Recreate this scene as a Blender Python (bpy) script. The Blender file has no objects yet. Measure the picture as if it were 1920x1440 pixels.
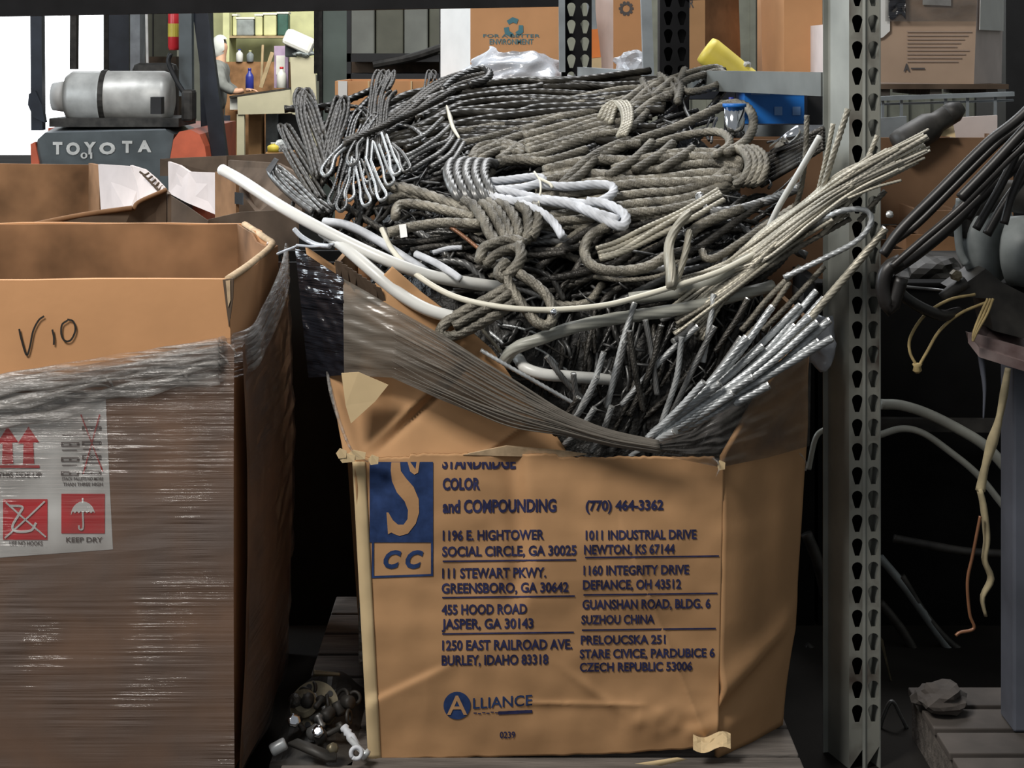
import bpy, bmesh, math, random
import numpy as np
from mathutils import Vector, noise
random.seed(7)
rng = np.random.default_rng(7)
C = bpy.context.scene.collection
SC = bpy.context.scene
PI = math.pi

# ---------------------------------------------------------------- camera
FPX, HX, HY, CZ = 3150.0, 960.0, 105.0, 1.6      # focal length, principal column, horizon row (1920x1440), eye height
cam = bpy.data.cameras.new('camera')
cam.sensor_width = 36.0
cam.lens = FPX / 1920.0 * 36.0
cam.shift_y = -(720.0 - HY) / 1920.0
cam.clip_start = 0.05
co = bpy.data.objects.new('camera', cam)
co.location = (0, 0, CZ); co.rotation_euler = (PI / 2, 0, 0)
C.objects.link(co); SC.camera = co

# ---------------------------------------------------------------- world: overcast sky, brightest beyond the open door at the back left
SC.view_settings.view_transform = 'Standard'
SC.view_settings.look = 'None'
SC.view_settings.gamma = 1.0
SC.view_settings.use_curve_mapping = False
SC.view_settings.exposure = 0.22
world = bpy.data.worlds.new('sky'); SC.world = world
world.use_nodes = True
nt = world.node_tree; nt.nodes.clear()
wo = nt.nodes.new('ShaderNodeOutputWorld'); wb = nt.nodes.new('ShaderNodeBackground')
tc = nt.nodes.new('ShaderNodeTexCoord'); dp = nt.nodes.new('ShaderNodeVectorMath'); dp.operation = 'DOT_PRODUCT'
d0 = Vector((-0.30, 1.0, 0.05)).normalized(); dp.inputs[1].default_value = d0
mr = nt.nodes.new('ShaderNodeMapRange')
mr.inputs['From Min'].default_value = 0.86; mr.inputs['From Max'].default_value = 0.985
mr.inputs['To Min'].default_value = 0.22; mr.inputs['To Max'].default_value = 3.2
nt.links.new(tc.outputs['Generated'], dp.inputs[0]); nt.links.new(dp.outputs['Value'], mr.inputs['Value'])
wb.inputs['Color'].default_value = (0.93, 0.97, 1.0, 1)
nt.links.new(mr.outputs['Result'], wb.inputs['Strength']); nt.links.new(wb.outputs[0], wo.inputs[0])

def area(name, loc, target, sx, sy, energy, col=(1, 1, 1)):
    l = bpy.data.lights.new(name, 'AREA'); l.shape = 'RECTANGLE'; l.size = sx; l.size_y = sy
    l.energy = energy; l.color = col
    o = bpy.data.objects.new(name, l); o.location = loc
    o.rotation_euler = (Vector(target) - Vector(loc)).to_track_quat('-Z', 'Y').to_euler()
    C.objects.link(o); return o
area('key_light', (-2.7, 0.9, 5.2), (0.0, 3.9, 0.9), 1.7, 1.5, 275, (1.0, 0.96, 0.90))  # unseen key light, added above and left of the camera
area('left_fill', (-6.5, 6.5, 3.2), (-0.4, 4.2, 1.2), 3.0, 3.0, 300, (0.85, 0.93, 1.0))  # unseen area light added at left, standing in for bluish daylight
area('back_fill', (0.5, 8.2, 6.2), (0.4, 6.2, 0.5), 3.5, 2.0, 260, (0.97, 0.98, 1.0))  # unseen area light added to backlight the heap and the boxes behind
area('bench_fill', (-2.5, 19.0, 5.0), (-3.6, 25.0, 1.0), 5.0, 3.0, 470, (1.0, 0.98, 0.86))  # unseen area light over the far workbench

# ---------------------------------------------------------------- helpers
def P(px, py, Y):
    return Vector(((px - HX) / FPX * Y, Y, CZ - (py - HY) / FPX * Y))

def fnoise(x, y, z=0.0):
    return noise.noise(Vector((x, y, z)))

class MB:
    def __init__(self):
        self.v = []; self.f = []; self.n = 0
    def add(self, verts, faces):
        b = self.n
        self.v.extend([tuple(p) for p in verts]); self.n += len(verts)
        self.f.extend([tuple(i + b for i in f) for f in faces])
        return self
    def box(self, x0, x1, y0, y1, z0, z1):
        v = [(x, y, z) for z in (z0, z1) for y in (y0, y1) for x in (x0, x1)]
        return self.add(v, [(0, 2, 3, 1), (4, 5, 7, 6), (0, 1, 5, 4), (2, 6, 7, 3), (0, 4, 6, 2), (1, 3, 7, 5)])
    def cbox(self, x0, x1, y0, y1, z0, z1, b):
        """box with bevelled edges"""
        bm = bmesh.new()
        m = MB().box(x0, x1, y0, y1, z0, z1)
        vs = [bm.verts.new(p) for p in m.v]
        for f in m.f: bm.faces.new([vs[i] for i in f])
        bmesh.ops.bevel(bm, geom=bm.edges[:], offset=b, segments=2, affect='EDGES', profile=0.5)
        return self.bm(bm)
    def bm(self, bm):
        bm.verts.index_update()
        self.add([v.co[:] for v in bm.verts], [[v.index for v in f.verts] for f in bm.faces]); bm.free(); return self
    def prism(self, pts, vec):
        """closed polygon (3-D points) extruded along vec"""
        n = len(pts); vec = Vector(vec)
        v = [Vector(p) for p in pts] + [Vector(p) + vec for p in pts]
        f = [tuple(range(n)), tuple(reversed(range(n, 2 * n)))]
        f += [(i, i + n, (i + 1) % n + n, (i + 1) % n) for i in range(n)]
        return self.add(v, f)
    def beam(self, a, b, w, h, up=(0, 0, 1)):
        a, b = Vector(a), Vector(b); d = (b - a).normalized(); up = Vector(up)
        s = d.cross(up)
        if s.length < 1e-4: s = d.cross(Vector((0, 1, 0)))
        s.normalize(); u = s.cross(d)
        v = [p + s * (w / 2 * i) + u * (h / 2 * j) for p in (a, b) for i, j in ((-1, -1), (1, -1), (1, 1), (-1, 1))]
        return self.add(v, [(3, 2, 1, 0), (4, 5, 6, 7), (0, 1, 5, 4), (1, 2, 6, 5), (2, 3, 7, 6), (3, 0, 4, 7)])
    def grid(self, fn, nu, nv, thick=None):
        """fn(u,v)->point; optional thickness vector gives a closed slab"""
        top = [Vector(fn(i / nu, j / nv)) for j in range(nv + 1) for i in range(nu + 1)]
        w = nu + 1
        f = [(j * w + i, j * w + i + 1, (j + 1) * w + i + 1, (j + 1) * w + i) for j in range(nv) for i in range(nu)]
        if thick is None: return self.add(top, f)
        t = Vector(thick); n = len(top)
        v = top + [p + t for p in top]
        f2 = [tuple(reversed([a + n for a in q])) for q in f]
        edge = [(j * w) for j in range(nv, -1, -1)] + [i for i in range(1, nu + 1)] + [j * w + nu for j in range(1, nv + 1)] + [nv * w + i for i in range(nu - 1, 0, -1)]
        m = len(edge)
        f3 = [(edge[(k + 1) % m], edge[k], edge[k] + n, edge[(k + 1) % m] + n) for k in range(m)]
        return self.add(v, f + f2 + f3)
    def lathe(self, prof, origin, axis=(0, 0, 1), n=20):
        """profile [(r, h)] turned about axis"""
        ax = Vector(axis).normalized(); s = ax.orthogonal().normalized(); t = ax.cross(s); o = Vector(origin)
        v = []
        for r, h in prof:
            for k in range(n):
                a = 2 * PI * k / n
                v.append(o + ax * h + (s * math.cos(a) + t * math.sin(a)) * max(r, 1e-5))
        f = [(j * n + k, j * n + (k + 1) % n, (j + 1) * n + (k + 1) % n, (j + 1) * n + k) for j in range(len(prof) - 1) for k in range(n)]
        f += [tuple(reversed(range(n))), tuple((len(prof) - 1) * n + k for k in range(n))]
        return self.add(v, f)
    def arr(self, v, f):
        b = self.n; self.v.extend(map(tuple, v.tolist())); self.n += len(v)
        self.f.extend(map(tuple, (f + b).tolist())); return self
    def tube(self, pts, r, sides=10, lobes=0, pitch=9.0, depth=0.22, step=None, flat=1.0, phase=0.0, taper=None):
        p = spline([Vector(q) for q in pts], step or max(r * 0.75, 0.0012))
        n = len(p)
        d = np.gradient(p, axis=0); d /= np.linalg.norm(d, axis=1)[:, None] + 1e-12
        N = np.zeros_like(p); ref = np.array([0, -1.0, 0.15]); 
        if abs(d[0] @ ref) > 0.9: ref = np.array([0, 0, 1.0])
        nrm = ref - d[0] * (ref @ d[0]); nrm /= np.linalg.norm(nrm); N[0] = nrm
        for i in range(1, n):
            nrm = nrm - d[i] * (nrm @ d[i]); nrm /= np.linalg.norm(nrm) + 1e-12; N[i] = nrm
        B = np.cross(d, N)
        seg = np.linalg.norm(np.diff(p, axis=0), axis=1); s = np.concatenate([[0], np.cumsum(seg)])
        S = lobes * 3 if lobes else sides
        a = np.arange(S) * 2 * PI / S
        prof = r * (1 - depth * (0.5 - 0.5 * np.cos(lobes * a))) if lobes else np.full(S, r)
        ang = a[None, :] + ((2 * PI * s / (pitch * r))[:, None] if lobes else 0) + phase
        R = np.repeat(prof[None, :], n, 0)
        if taper is not None:
            R = R * np.interp(s / s[-1], np.linspace(0, 1, len(taper)), taper)[:, None]
        V = p[:, None, :] + R[..., None] * (np.cos(ang)[..., None] * N[:, None, :] + flat * np.sin(ang)[..., None] * B[:, None, :])
        V = V.reshape(-1, 3)
        i = np.arange(n - 1)[:, None] * S; k = np.arange(S)[None, :]; k2 = (k + 1) % S
        F = np.stack([i + k, i + k2, i + S + k2, i + S + k], -1).reshape(-1, 4)
        b = self.n
        self.arr(V, F)
        self.f.append(tuple(b + x for x in reversed(range(S)))); self.f.append(tuple(b + (n - 1) * S + x for x in range(S)))
        return self

def spline(pts, step):
    """Catmull-Rom through pts, resampled evenly"""
    q = np.array([tuple(x) for x in pts], float)
    if len(q) == 2:
        L = np.linalg.norm(q[1] - q[0]); m = max(2, min(400, int(L / step) + 1))
        return q[0] + (q[1] - q[0]) * np.linspace(0, 1, m)[:, None]
    e = np.vstack([2 * q[0] - q[1], q, 2 * q[-1] - q[-2]])
    out = []
    t = np.linspace(0, 1, 16, endpoint=False)[:, None]
    for i in range(1, len(e) - 2):
        a, b, c, d = e[i - 1], e[i], e[i + 1], e[i + 2]
        out.append(0.5 * (2 * b + (c - a) * t + (2 * a - 5 * b + 4 * c - d) * t ** 2 + (3 * b - a - 3 * c + d) * t ** 3))
    out.append(q[-1:])
    o = np.vstack(out); seg = np.linalg.norm(np.diff(o, axis=0), axis=1); s = np.concatenate([[0], np.cumsum(seg)])
    m = max(4, min(700, int(s[-1] / step) + 1)); x = np.linspace(0, s[-1], m)
    return np.stack([np.interp(x, s, o[:, k]) for k in range(3)], 1)

WPOS = {}
def tag(o, label=None, cat=None, group=None, kind=None):
    if label: o['label'] = label
    if cat: o['category'] = cat
    if group: o['group'] = group
    if kind: o['kind'] = kind
    return o

def thing(name, label, cat, loc, group=None):
    o = bpy.data.objects.new(name, None); o.empty_display_size = 0.05; C.objects.link(o)
    o.location = loc; WPOS[o.name] = Vector(loc)
    return tag(o, label, cat, group)

def obj(name, mb, mat, parent=None, smooth=False, label=None, cat=None, group=None, kind=None):
    V = np.array(mb.v, float)
    lo, hi = V.min(0), V.max(0)
    c = Vector(((lo[0] + hi[0]) / 2, (lo[1] + hi[1]) / 2, lo[2]))
    me = bpy.data.meshes.new(name)
    me.from_pydata((V - np.array(c)).tolist(), [], mb.f)
    me.update()
    if smooth:
        me.polygons.foreach_set('use_smooth', [True] * len(me.polygons))
    me.materials.append(mat)
    o = bpy.data.objects.new(name, me); C.objects.link(o)
    WPOS[o.name] = c
    if parent is not None:
        o.parent = parent; o.location = c - WPOS[parent.name]
    else:
        o.location = c
    return tag(o, label, cat, group, kind)

def fixn(o):
    bm = bmesh.new(); bm.from_mesh(o.data); bmesh.ops.recalc_face_normals(bm, faces=bm.faces[:]); bm.to_mesh(o.data); bm.free(); return o

# ---------------------------------------------------------------- materials
def mk(name, col, rough=0.6, metal=0.0, var=0.25, scale=8.0, col2=None, bump=0.0, bscale=60.0, stretch=(1, 1, 1), rand=0.0, spec=0.5, emit=0.0, detail=4.0, coat=0.0, contrast=(0.3, 0.7), coord='Object'):
    m = bpy.data.materials.new(name); m.use_nodes = True
    t = m.node_tree; b = t.nodes['Principled BSDF']
    tc = t.nodes.new('ShaderNodeTexCoord'); mp = t.nodes.new('ShaderNodeMapping'); mp.inputs['Scale'].default_value = stretch
    t.links.new(tc.outputs[coord], mp.inputs['Vector'])
    n = t.nodes.new('ShaderNodeTexNoise'); n.inputs['Scale'].default_value = scale; n.inputs['Detail'].default_value = detail
    t.links.new(mp.outputs[0], n.inputs['Vector'])
    r = t.nodes.new('ShaderNodeValToRGB')
    c1 = tuple(max(0, x * (1 - var)) for x in col); c2 = col2 or tuple(min(1, x * (1 + var)) for x in col)
    r.color_ramp.elements[0].color = (*c1, 1); r.color_ramp.elements[1].color = (*c2, 1)
    r.color_ramp.elements[0].position, r.color_ramp.elements[1].position = contrast
    t.links.new(n.outputs['Fac'], r.inputs['Fac'])
    out = r.outputs['Color']
    if rand:
        oi = t.nodes.new('ShaderNodeObjectInfo'); mm = t.nodes.new('ShaderNodeMapRange')
        mm.inputs['To Min'].default_value = 1 - rand; mm.inputs['To Max'].default_value = 1 + rand
        t.links.new(oi.outputs['Random'], mm.inputs['Value'])
        mx = t.nodes.new('ShaderNodeVectorMath'); mx.operation = 'SCALE'
        t.links.new(out, mx.inputs[0]); t.links.new(mm.outputs[0], mx.inputs['Scale']); out = mx.outputs[0]
    t.links.new(out, b.inputs['Base Color'])
    b.inputs['Roughness'].default_value = rough; b.inputs['Metallic'].default_value = metal
    b.inputs['Specular IOR Level'].default_value = spec
    b.inputs['Coat Weight'].default_value = coat
    if emit:
        b.inputs['Emission Color'].default_value = (*col, 1); b.inputs['Emission Strength'].default_value = emit
    if bump:
        n2 = t.nodes.new('ShaderNodeTexNoise'); n2.inputs['Scale'].default_value = bscale; n2.inputs['Detail'].default_value = 3
        t.links.new(mp.outputs[0], n2.inputs['Vector'])
        bp = t.nodes.new('ShaderNodeBump'); bp.inputs['Strength'].default_value = bump; bp.inputs['Distance'].default_value = 0.01
        t.links.new(n2.outputs['Fac'], bp.inputs['Height']); t.links.new(bp.outputs[0], b.inputs['Normal'])
    return m

def film(name, col, lo, hi, stretch, scale=6.0, rough=0.18, bump=0.5, rot=0.0, oscale=None):
    """thin plastic film: partly see-through, glossy, with stretched wrinkles"""
    m = bpy.data.materials.new(name); m.use_nodes = True
    t = m.node_tree; b = t.nodes['Principled BSDF']; o = t.nodes['Material Output']
    tc = t.nodes.new('ShaderNodeTexCoord'); mp = t.nodes.new('ShaderNodeMapping')
    mp.inputs['Scale'].default_value = stretch; mp.inputs['Rotation'].default_value = (0, rot, 0)
    t.links.new(tc.outputs['Object'], mp.inputs['Vector'])
    n = t.nodes.new('ShaderNodeTexNoise'); n.inputs['Scale'].default_value = scale; n.inputs['Detail'].default_value = 5
    t.links.new(mp.outputs[0], n.inputs['Vector'])
    mr = t.nodes.new('ShaderNodeMapRange'); mr.inputs['From Min'].default_value = 0.35; mr.inputs['From Max'].default_value = 0.7
    mr.inputs['To Min'].default_value = lo; mr.inputs['To Max'].default_value = hi
    if oscale:
        n3 = t.nodes.new('ShaderNodeTexNoise'); n3.inputs['Scale'].default_value = oscale; n3.inputs['Detail'].default_value = 3
        t.links.new(tc.outputs['Object'], n3.inputs['Vector']); t.links.new(n3.outputs['Fac'], mr.inputs['Value'])
    else:
        t.links.new(n.outputs['Fac'], mr.inputs['Value'])
    bp = t.nodes.new('ShaderNodeBump'); bp.inputs['Strength'].default_value = bump; bp.inputs['Distance'].default_value = 0.02
    if oscale:
        n4 = t.nodes.new('ShaderNodeTexNoise'); n4.inputs['Scale'].default_value = 3.2; n4.inputs['Detail'].default_value = 2
        t.links.new(tc.outputs['Object'], n4.inputs['Vector'])
        m4 = t.nodes.new('ShaderNodeMapRange'); m4.inputs['From Min'].default_value = 0.42; m4.inputs['From Max'].default_value = 0.62
        m4.inputs['To Min'].default_value = 0.12; m4.inputs['To Max'].default_value = bump
        t.links.new(n4.outputs['Fac'], m4.inputs['Value']); t.links.new(m4.outputs[0], bp.inputs['Strength'])
    t.links.new(n.outputs['Fac'], bp.inputs['Height']); t.links.new(bp.outputs[0], b.inputs['Normal'])
    b.inputs['Base Color'].default_value = (*col, 1); b.inputs['Roughness'].default_value = rough; b.inputs['Specular IOR Level'].default_value = 0.9
    tr = t.nodes.new('ShaderNodeBsdfTransparent'); mx = t.nodes.new('ShaderNodeMixShader')
    t.links.new(mr.outputs[0], mx.inputs[0]); t.links.new(tr.outputs[0], mx.inputs[1]); t.links.new(b.outputs[0], mx.inputs[2])
    t.links.new(mx.outputs[0], o.inputs['Surface'])
    return m

M = {}
M['card'] = mk('cardboard', (0.46, 0.262, 0.128), 0.75, var=0.14, scale=5, bump=0.05, bscale=30, spec=0.2)
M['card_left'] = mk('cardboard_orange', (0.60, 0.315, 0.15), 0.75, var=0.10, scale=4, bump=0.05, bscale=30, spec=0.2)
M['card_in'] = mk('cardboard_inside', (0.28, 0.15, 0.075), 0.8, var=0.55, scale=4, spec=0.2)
M['card_light'] = mk('cardboard_pale', (0.62, 0.47, 0.27), 0.8, var=0.12, scale=9, spec=0.2)
M['card_edge'] = mk('cardboard_fluted_edge', (0.55, 0.40, 0.25), 0.8, var=0.25, scale=40, spec=0.2)
M['card_dark'] = mk('cardboard_dirt_shade', (0.12, 0.085, 0.06), 0.8, var=0.5, scale=5, spec=0.2)
M['card_white'] = mk('cardboard_white_lined', (0.72, 0.63, 0.60), 0.8, var=0.12, scale=6, spec=0.2)
M['blue_ink'] = mk('blue_ink', (0.022, 0.045, 0.13), 0.7, var=0.3, scale=40, spec=0.2)
M['navy_ink'] = mk('navy_ink', (0.028, 0.03, 0.085), 0.7, var=0.35, scale=60, spec=0.2)
M['marker'] = mk('black_marker', (0.03, 0.025, 0.02), 0.6, var=0.3)
M['white_paper'] = mk('white_label_paper', (0.72, 0.72, 0.70), 0.6, var=0.06, scale=5)
M['red_ink'] = mk('red_ink', (0.62, 0.035, 0.045), 0.6, var=0.1)
M['grey_ink'] = mk('grey_ink', (0.10, 0.09, 0.09), 0.7, var=0.2)
M['rope'] = mk('wire_rope_beige', (0.185, 0.17, 0.138), 0.50, 0.3, var=0.5, scale=22, rand=0.28, spec=0.5, bump=0.35, bscale=240)
M['rope_dark'] = mk('wire_rope_dark', (0.050, 0.046, 0.040), 0.42, 0.4, var=0.6, scale=20, rand=0.4, bump=0.3, bscale=240)
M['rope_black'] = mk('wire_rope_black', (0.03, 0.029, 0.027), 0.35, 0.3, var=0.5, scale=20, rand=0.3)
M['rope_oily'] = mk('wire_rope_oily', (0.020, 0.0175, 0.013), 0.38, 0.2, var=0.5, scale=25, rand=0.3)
M['rope_silver'] = mk('wire_rope_silver', (0.45, 0.47, 0.48), 0.36, 0.3, var=0.3, scale=25, rand=0.22)
M['rope_grey'] = mk('wire_rope_grey', (0.15, 0.15, 0.147), 0.40, 0.5, var=0.4, scale=25, rand=0.3)
M['rope_steel'] = mk('wire_rope_steel', (0.34, 0.35, 0.35), 0.42, 0.2, var=0.4, scale=25, rand=0.25)
M['film_brown'] = film('brown_grey_film', (0.10, 0.085, 0.072), 0.72, 0.95, (1, 1, 6), 4.0, 0.3, 0.1, 0.4)
M['beam'] = mk('dull_beam_paint', (0.13, 0.14, 0.135), 0.55, var=0.3, scale=6)
M['rope_bright'] = mk('bright_bare_wire', (0.56, 0.53, 0.45), 0.45, 0.2, var=0.35, scale=22, rand=0.25)
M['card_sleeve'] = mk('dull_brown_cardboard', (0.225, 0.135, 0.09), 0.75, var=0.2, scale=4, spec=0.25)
M['rope_white'] = mk('wire_rope_whitish', (0.58, 0.60, 0.64), 0.6, 0.0, var=0.25, scale=30)
M['rope_pale'] = mk('wire_rope_pale_beige', (0.37, 0.345, 0.28), 0.45, 0.3, var=0.3, scale=22, rand=0.2)
M['hose_white'] = mk('white_plastic_hose', (0.66, 0.66, 0.63), 0.35, var=0.12, scale=6)
M['hose_cream'] = mk('cream_plastic_cord', (0.70, 0.67, 0.56), 0.45, var=0.12, scale=9)
M['hose_grey'] = mk('grey_plastic_hose', (0.33, 0.33, 0.29), 0.4, var=0.25, scale=9)
M['cut_end'] = mk('bright_cut_metal', (0.80, 0.80, 0.78), 0.25, 0.8, var=0.1)
M['chrome'] = mk('shiny_metal', (0.72, 0.74, 0.78), 0.12, 1.0, var=0.15, scale=30)
M['card_brown_shade'] = mk('shaded_brown_cardboard', (0.20, 0.115, 0.065), 0.8, var=0.2, scale=5, spec=0.2)  # brown card with the shade under the shelf put into its colour
M['card_beige'] = mk('beige_cardboard', (0.47, 0.34, 0.25), 0.8, var=0.12, scale=4, spec=0.2)
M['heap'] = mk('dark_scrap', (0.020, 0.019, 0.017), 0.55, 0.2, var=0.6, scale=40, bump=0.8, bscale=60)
M['rack'] = mk('grey_green_rack_paint', (0.25, 0.26, 0.235), 0.5, var=0.25, scale=7, col2=(0.33, 0.34, 0.31), contrast=(0.25, 0.75))
M['rack_rust'] = mk('worn_rack_paint', (0.12, 0.09, 0.07), 0.6, var=0.4, scale=7, col2=(0.27, 0.27, 0.235), contrast=(0.34, 0.50))
M['rack_black'] = mk('black_rack_paint', (0.008, 0.008, 0.009), 0.6, var=0.4, scale=9, spec=0.15)
M['rack_grey'] = mk('grey_rack_paint', (0.25, 0.28, 0.30), 0.5, var=0.25, scale=9)
M['film_left'] = film('clear_stretch_film', (0.20, 0.165, 0.15), 0.12, 0.62, (0.4, 1, 22), 4.0, 0.12, 1.0, 0.06, 5.0)
M['film_roll'] = film('bunched_clear_film', (0.36, 0.34, 0.32), 0.05, 0.62, (1, 1, 14), 5.0, 0.2, 0.8, -0.2)
M['film_band'] = film('grey_brown_film', (0.17, 0.15, 0.125), 0.72, 0.95, (1.0, 1, 8), 4.0, 0.3, 0.3, 0.5)
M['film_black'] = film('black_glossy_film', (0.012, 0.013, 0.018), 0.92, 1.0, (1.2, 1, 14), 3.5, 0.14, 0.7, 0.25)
M['film_dark'] = film('smoky_film', (0.09, 0.082, 0.075), 0.35, 0.75, (2, 2, 3), 4.0, 0.3, 0.35, -0.5)
M['film_clear'] = film('milky_plastic_bag', (0.52, 0.55, 0.60), 0.55, 1.0, (3, 3, 3), 3.0, 0.25, 0.8)
M['floor'] = mk('concrete_floor', (0.022, 0.020, 0.018), 0.9, var=0.4, scale=2, spec=0.05)
M['wall_metal'] = mk('ribbed_metal_wall', (0.30, 0.31, 0.27), 0.55, var=0.2, scale=3)
M['wood'] = mk('weathered_pallet_wood', (0.115, 0.10, 0.088), 0.85, var=0.45, scale=5, stretch=(1, 8, 8), bump=0.4, bscale=20)
M['wood_dark'] = mk('dark_wood', (0.055, 0.046, 0.040), 0.9, var=0.5, scale=6)  # darker tone than the other pallet wood
M['wood_tan'] = mk('tan_wood', (0.40, 0.30, 0.18), 0.8, var=0.25, scale=6)
M['bench'] = mk('khaki_bench_paint', (0.45, 0.42, 0.31), 0.6, var=0.08, scale=5)
M['dark_metal'] = mk('dark_blue_steel', (0.022, 0.027, 0.038), 0.4, 0.2, var=0.4, scale=6)
M['forklift_grey'] = mk('forklift_grey_paint', (0.085, 0.10, 0.105), 0.42, var=0.25, scale=6)
M['forklift_orange'] = mk('forklift_orange_paint', (0.62, 0.13, 0.06), 0.45, var=0.2, scale=6)
M['tank'] = mk('gas_tank_aluminium', (0.66, 0.66, 0.63), 0.42, 0.25, var=0.25, scale=8)
M['black'] = mk('black_plastic', (0.012, 0.012, 0.013), 0.5, var=0.3)
M['rubber'] = mk('black_rubber_cable', (0.016, 0.014, 0.013), 0.42, var=0.4, scale=20, rand=0.3)
M['void'] = mk('gap_black', (0.006, 0.006, 0.006), 0.8, var=0.3, spec=0.1)  # near-black, standing in for shade in the gaps and inside the upright
M['blue'] = mk('bright_blue_plastic', (0.012, 0.15, 0.52), 0.4, var=0.1)
M['yellow'] = mk('yellow_plastic', (0.62, 0.50, 0.07), 0.5, var=0.15)
M['red'] = mk('red_enamel', (0.65, 0.03, 0.04), 0.35, var=0.1)
M['orange'] = mk('orange_paint', (0.75, 0.22, 0.05), 0.5, var=0.1)
M['white'] = mk('white_enamel', (0.78, 0.78, 0.76), 0.5, var=0.06)
M['pale_yellow'] = mk('pale_yellow_green_paint', (0.62, 0.63, 0.36), 0.6, var=0.15, scale=4)
M['olive'] = mk('olive_paint', (0.20, 0.20, 0.15), 0.6, var=0.2, scale=4)
M['lilac'] = mk('lilac_print', (0.40, 0.30, 0.45), 0.6, var=0.2)
M['teal'] = mk('teal_ink', (0.07, 0.20, 0.24), 0.7, var=0.2)
M['dk_blue'] = mk('cobalt_plastic', (0.03, 0.04, 0.28), 0.35, var=0.2)
M['green'] = mk('dark_green_plastic', (0.03, 0.10, 0.08), 0.5, var=0.2)
M['grinder'] = mk('blue_grey_machine_paint', (0.21, 0.23, 0.23), 0.5, 0.1, var=0.3, scale=14)
M['grime'] = mk('greasy_dark_iron', (0.035, 0.032, 0.028), 0.55, 0.2, var=0.6, scale=18)
M['rust_plate'] = mk('worn_red_plate', (0.15, 0.075, 0.07), 0.6, var=0.45, scale=14, col2=(0.26, 0.20, 0.19))
M['stand'] = mk('blue_grey_stand_paint', (0.085, 0.092, 0.115), 0.5, var=0.25, scale=5)
M['twine'] = mk('yellow_twine', (0.36, 0.27, 0.12), 0.8, var=0.3, scale=40)
M['rag'] = mk('grimy_rag', (0.30, 0.25, 0.15), 0.85, var=0.5, scale=14)
M['copper'] = mk('brown_wire', (0.22, 0.10, 0.05), 0.4, 0.2, var=0.3)
M['bronze'] = mk('tarnished_brass', (0.17, 0.145, 0.095), 0.42, 0.6, var=0.4, scale=30)
M['denim'] = mk('blue_grey_denim', (0.10, 0.12, 0.17), 0.85, var=0.25)
M['jacket'] = mk('grey_work_jacket', (0.19, 0.20, 0.20), 0.85, var=0.3)
M['hood'] = mk('pale_grey_hood', (0.58, 0.60, 0.60), 0.85, var=0.15)
M['skin'] = mk('skin', (0.55, 0.32, 0.22), 0.6, var=0.1)
# ---------------------------------------------------------------- setting
tag(obj('floor', MB().box(-11, 9, -3, 27.2, -0.1, 0.0), M['floor']), kind='structure')
XD = -6.35                                     # right jamb of the open door
w = MB()
for i in range(int((9 - XD) / 0.35)):          # ribbed metal cladding right of the door opening
    x = XD + i * 0.35
    w.box(x, x + 0.35, 27.0, 27.15, 0, 5.5); w.box(x + 0.02, x + 0.11, 26.94, 27.0, 0, 5.5)
tag(obj('wall_back', w, M['wall_metal']), kind='structure')
tag(obj('wall_left', MB().box(-11, -10.8, 12, 27.2, 0, 5.5), M['wall_metal']), kind='structure')
tag(obj('wall_right', MB().box(8.8, 9, -3, 27.2, 0, 5.5), M['wall_metal']), kind='structure')
tag(obj('trim_door', MB().box(XD - 0.16, XD, 26.8, 27.2, 0, 5.5), M['olive']), kind='structure')

# ---------------------------------------------------------------- pallet rack: slotted uprights, beams, struts
def tear(cx, cz, r):
    """keyhole outline: round top, narrow tail, clockwise"""
    pts = []
    for k in range(9):
        a = PI * (1.12 - 1.24 * k / 8); pts.append((cx + r * math.cos(a), cz + r * math.sin(a)))
    pts += [(cx + r * 0.62, cz - r * 1.5), (cx + r * 0.4, cz - r * 2.2), (cx - r * 0.4, cz - r * 2.2), (cx - r * 0.62, cz - r * 1.5)]
    return pts

def slotted_face(A, B, zs, z0, z1, inward, th=0.003, cols=(0.26, 0.77), r=0.0124):
    """upright's front plate from A to B (x,y) with two columns of real keyholes; zs = hole heights"""
    m = MB(); A = Vector((*A, 0)); B = Vector((*B, 0)); W = (B - A).length; u = (B - A) / W; inn = Vector(inward)
    zz = sorted(zs); mids = [z0] + [(a + b) / 2 for a, b in zip(zz, zz[1:])] + [z1]
    edges = [0.0, 0.5 * W, W]
    for k, z in enumerate(zz):
        zb, zt = mids[k], mids[k + 1]
        for c in (0, 1):
            x0, x1 = edges[c], edges[c + 1]; h = tear(cols[c] * W, z + 0.006, r)
            fr = []
            cx, cz = cols[c] * W, z
            for (hx, hz) in h:                       # frame point in the hole point's direction, on the cell's border
                dx, dz = hx - cx, hz - cz
                t = min(((x1 - cx) if dx > 0 else (cx - x0)) / max(abs(dx), 1e-6), ((zt - cz) if dz > 0 else (cz - zb)) / max(abs(dz), 1e-6))
                fr.append((cx + dx * t, cz + dz * t))
            # corners are added by inserting the four corners into the ring
            ring = []
            n = len(h)
            corners = [(x0, zt), (x1, zt), (x1, zb), (x0, zb)]
            def ang(p): return math.atan2(p[1] - cz, p[0] - cx)
            lift = lambda p, d=0: A + u * p[0] + Vector((0, 0, p[1])) + inn * d
            vs = []; fs = []
            for p in h: vs.append(lift(p))
            for p in fr: vs.append(lift(p))
            for p in h: vs.append(lift(p, th))
            for i in range(n):
                j = (i + 1) % n
                q = [i, j, n + j, n + i]
                a0, a1 = ang(fr[i]), ang(fr[j])
                for cpt in corners:
                    ac = ang(cpt); lo = (a0 - ac) % (2 * PI); hi = (ac - a1) % (2 * PI)
                    if lo + hi < PI and lo > 1e-4 and hi > 1e-4:
                        vs.append(lift(cpt)); q = [i, j, n + j, len(vs) - 1, n + i]
                fs.append(tuple(q)); fs.append((j, i, 2 * n + i, 2 * n + j))
            m.add(vs, fs)
    return m

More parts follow.
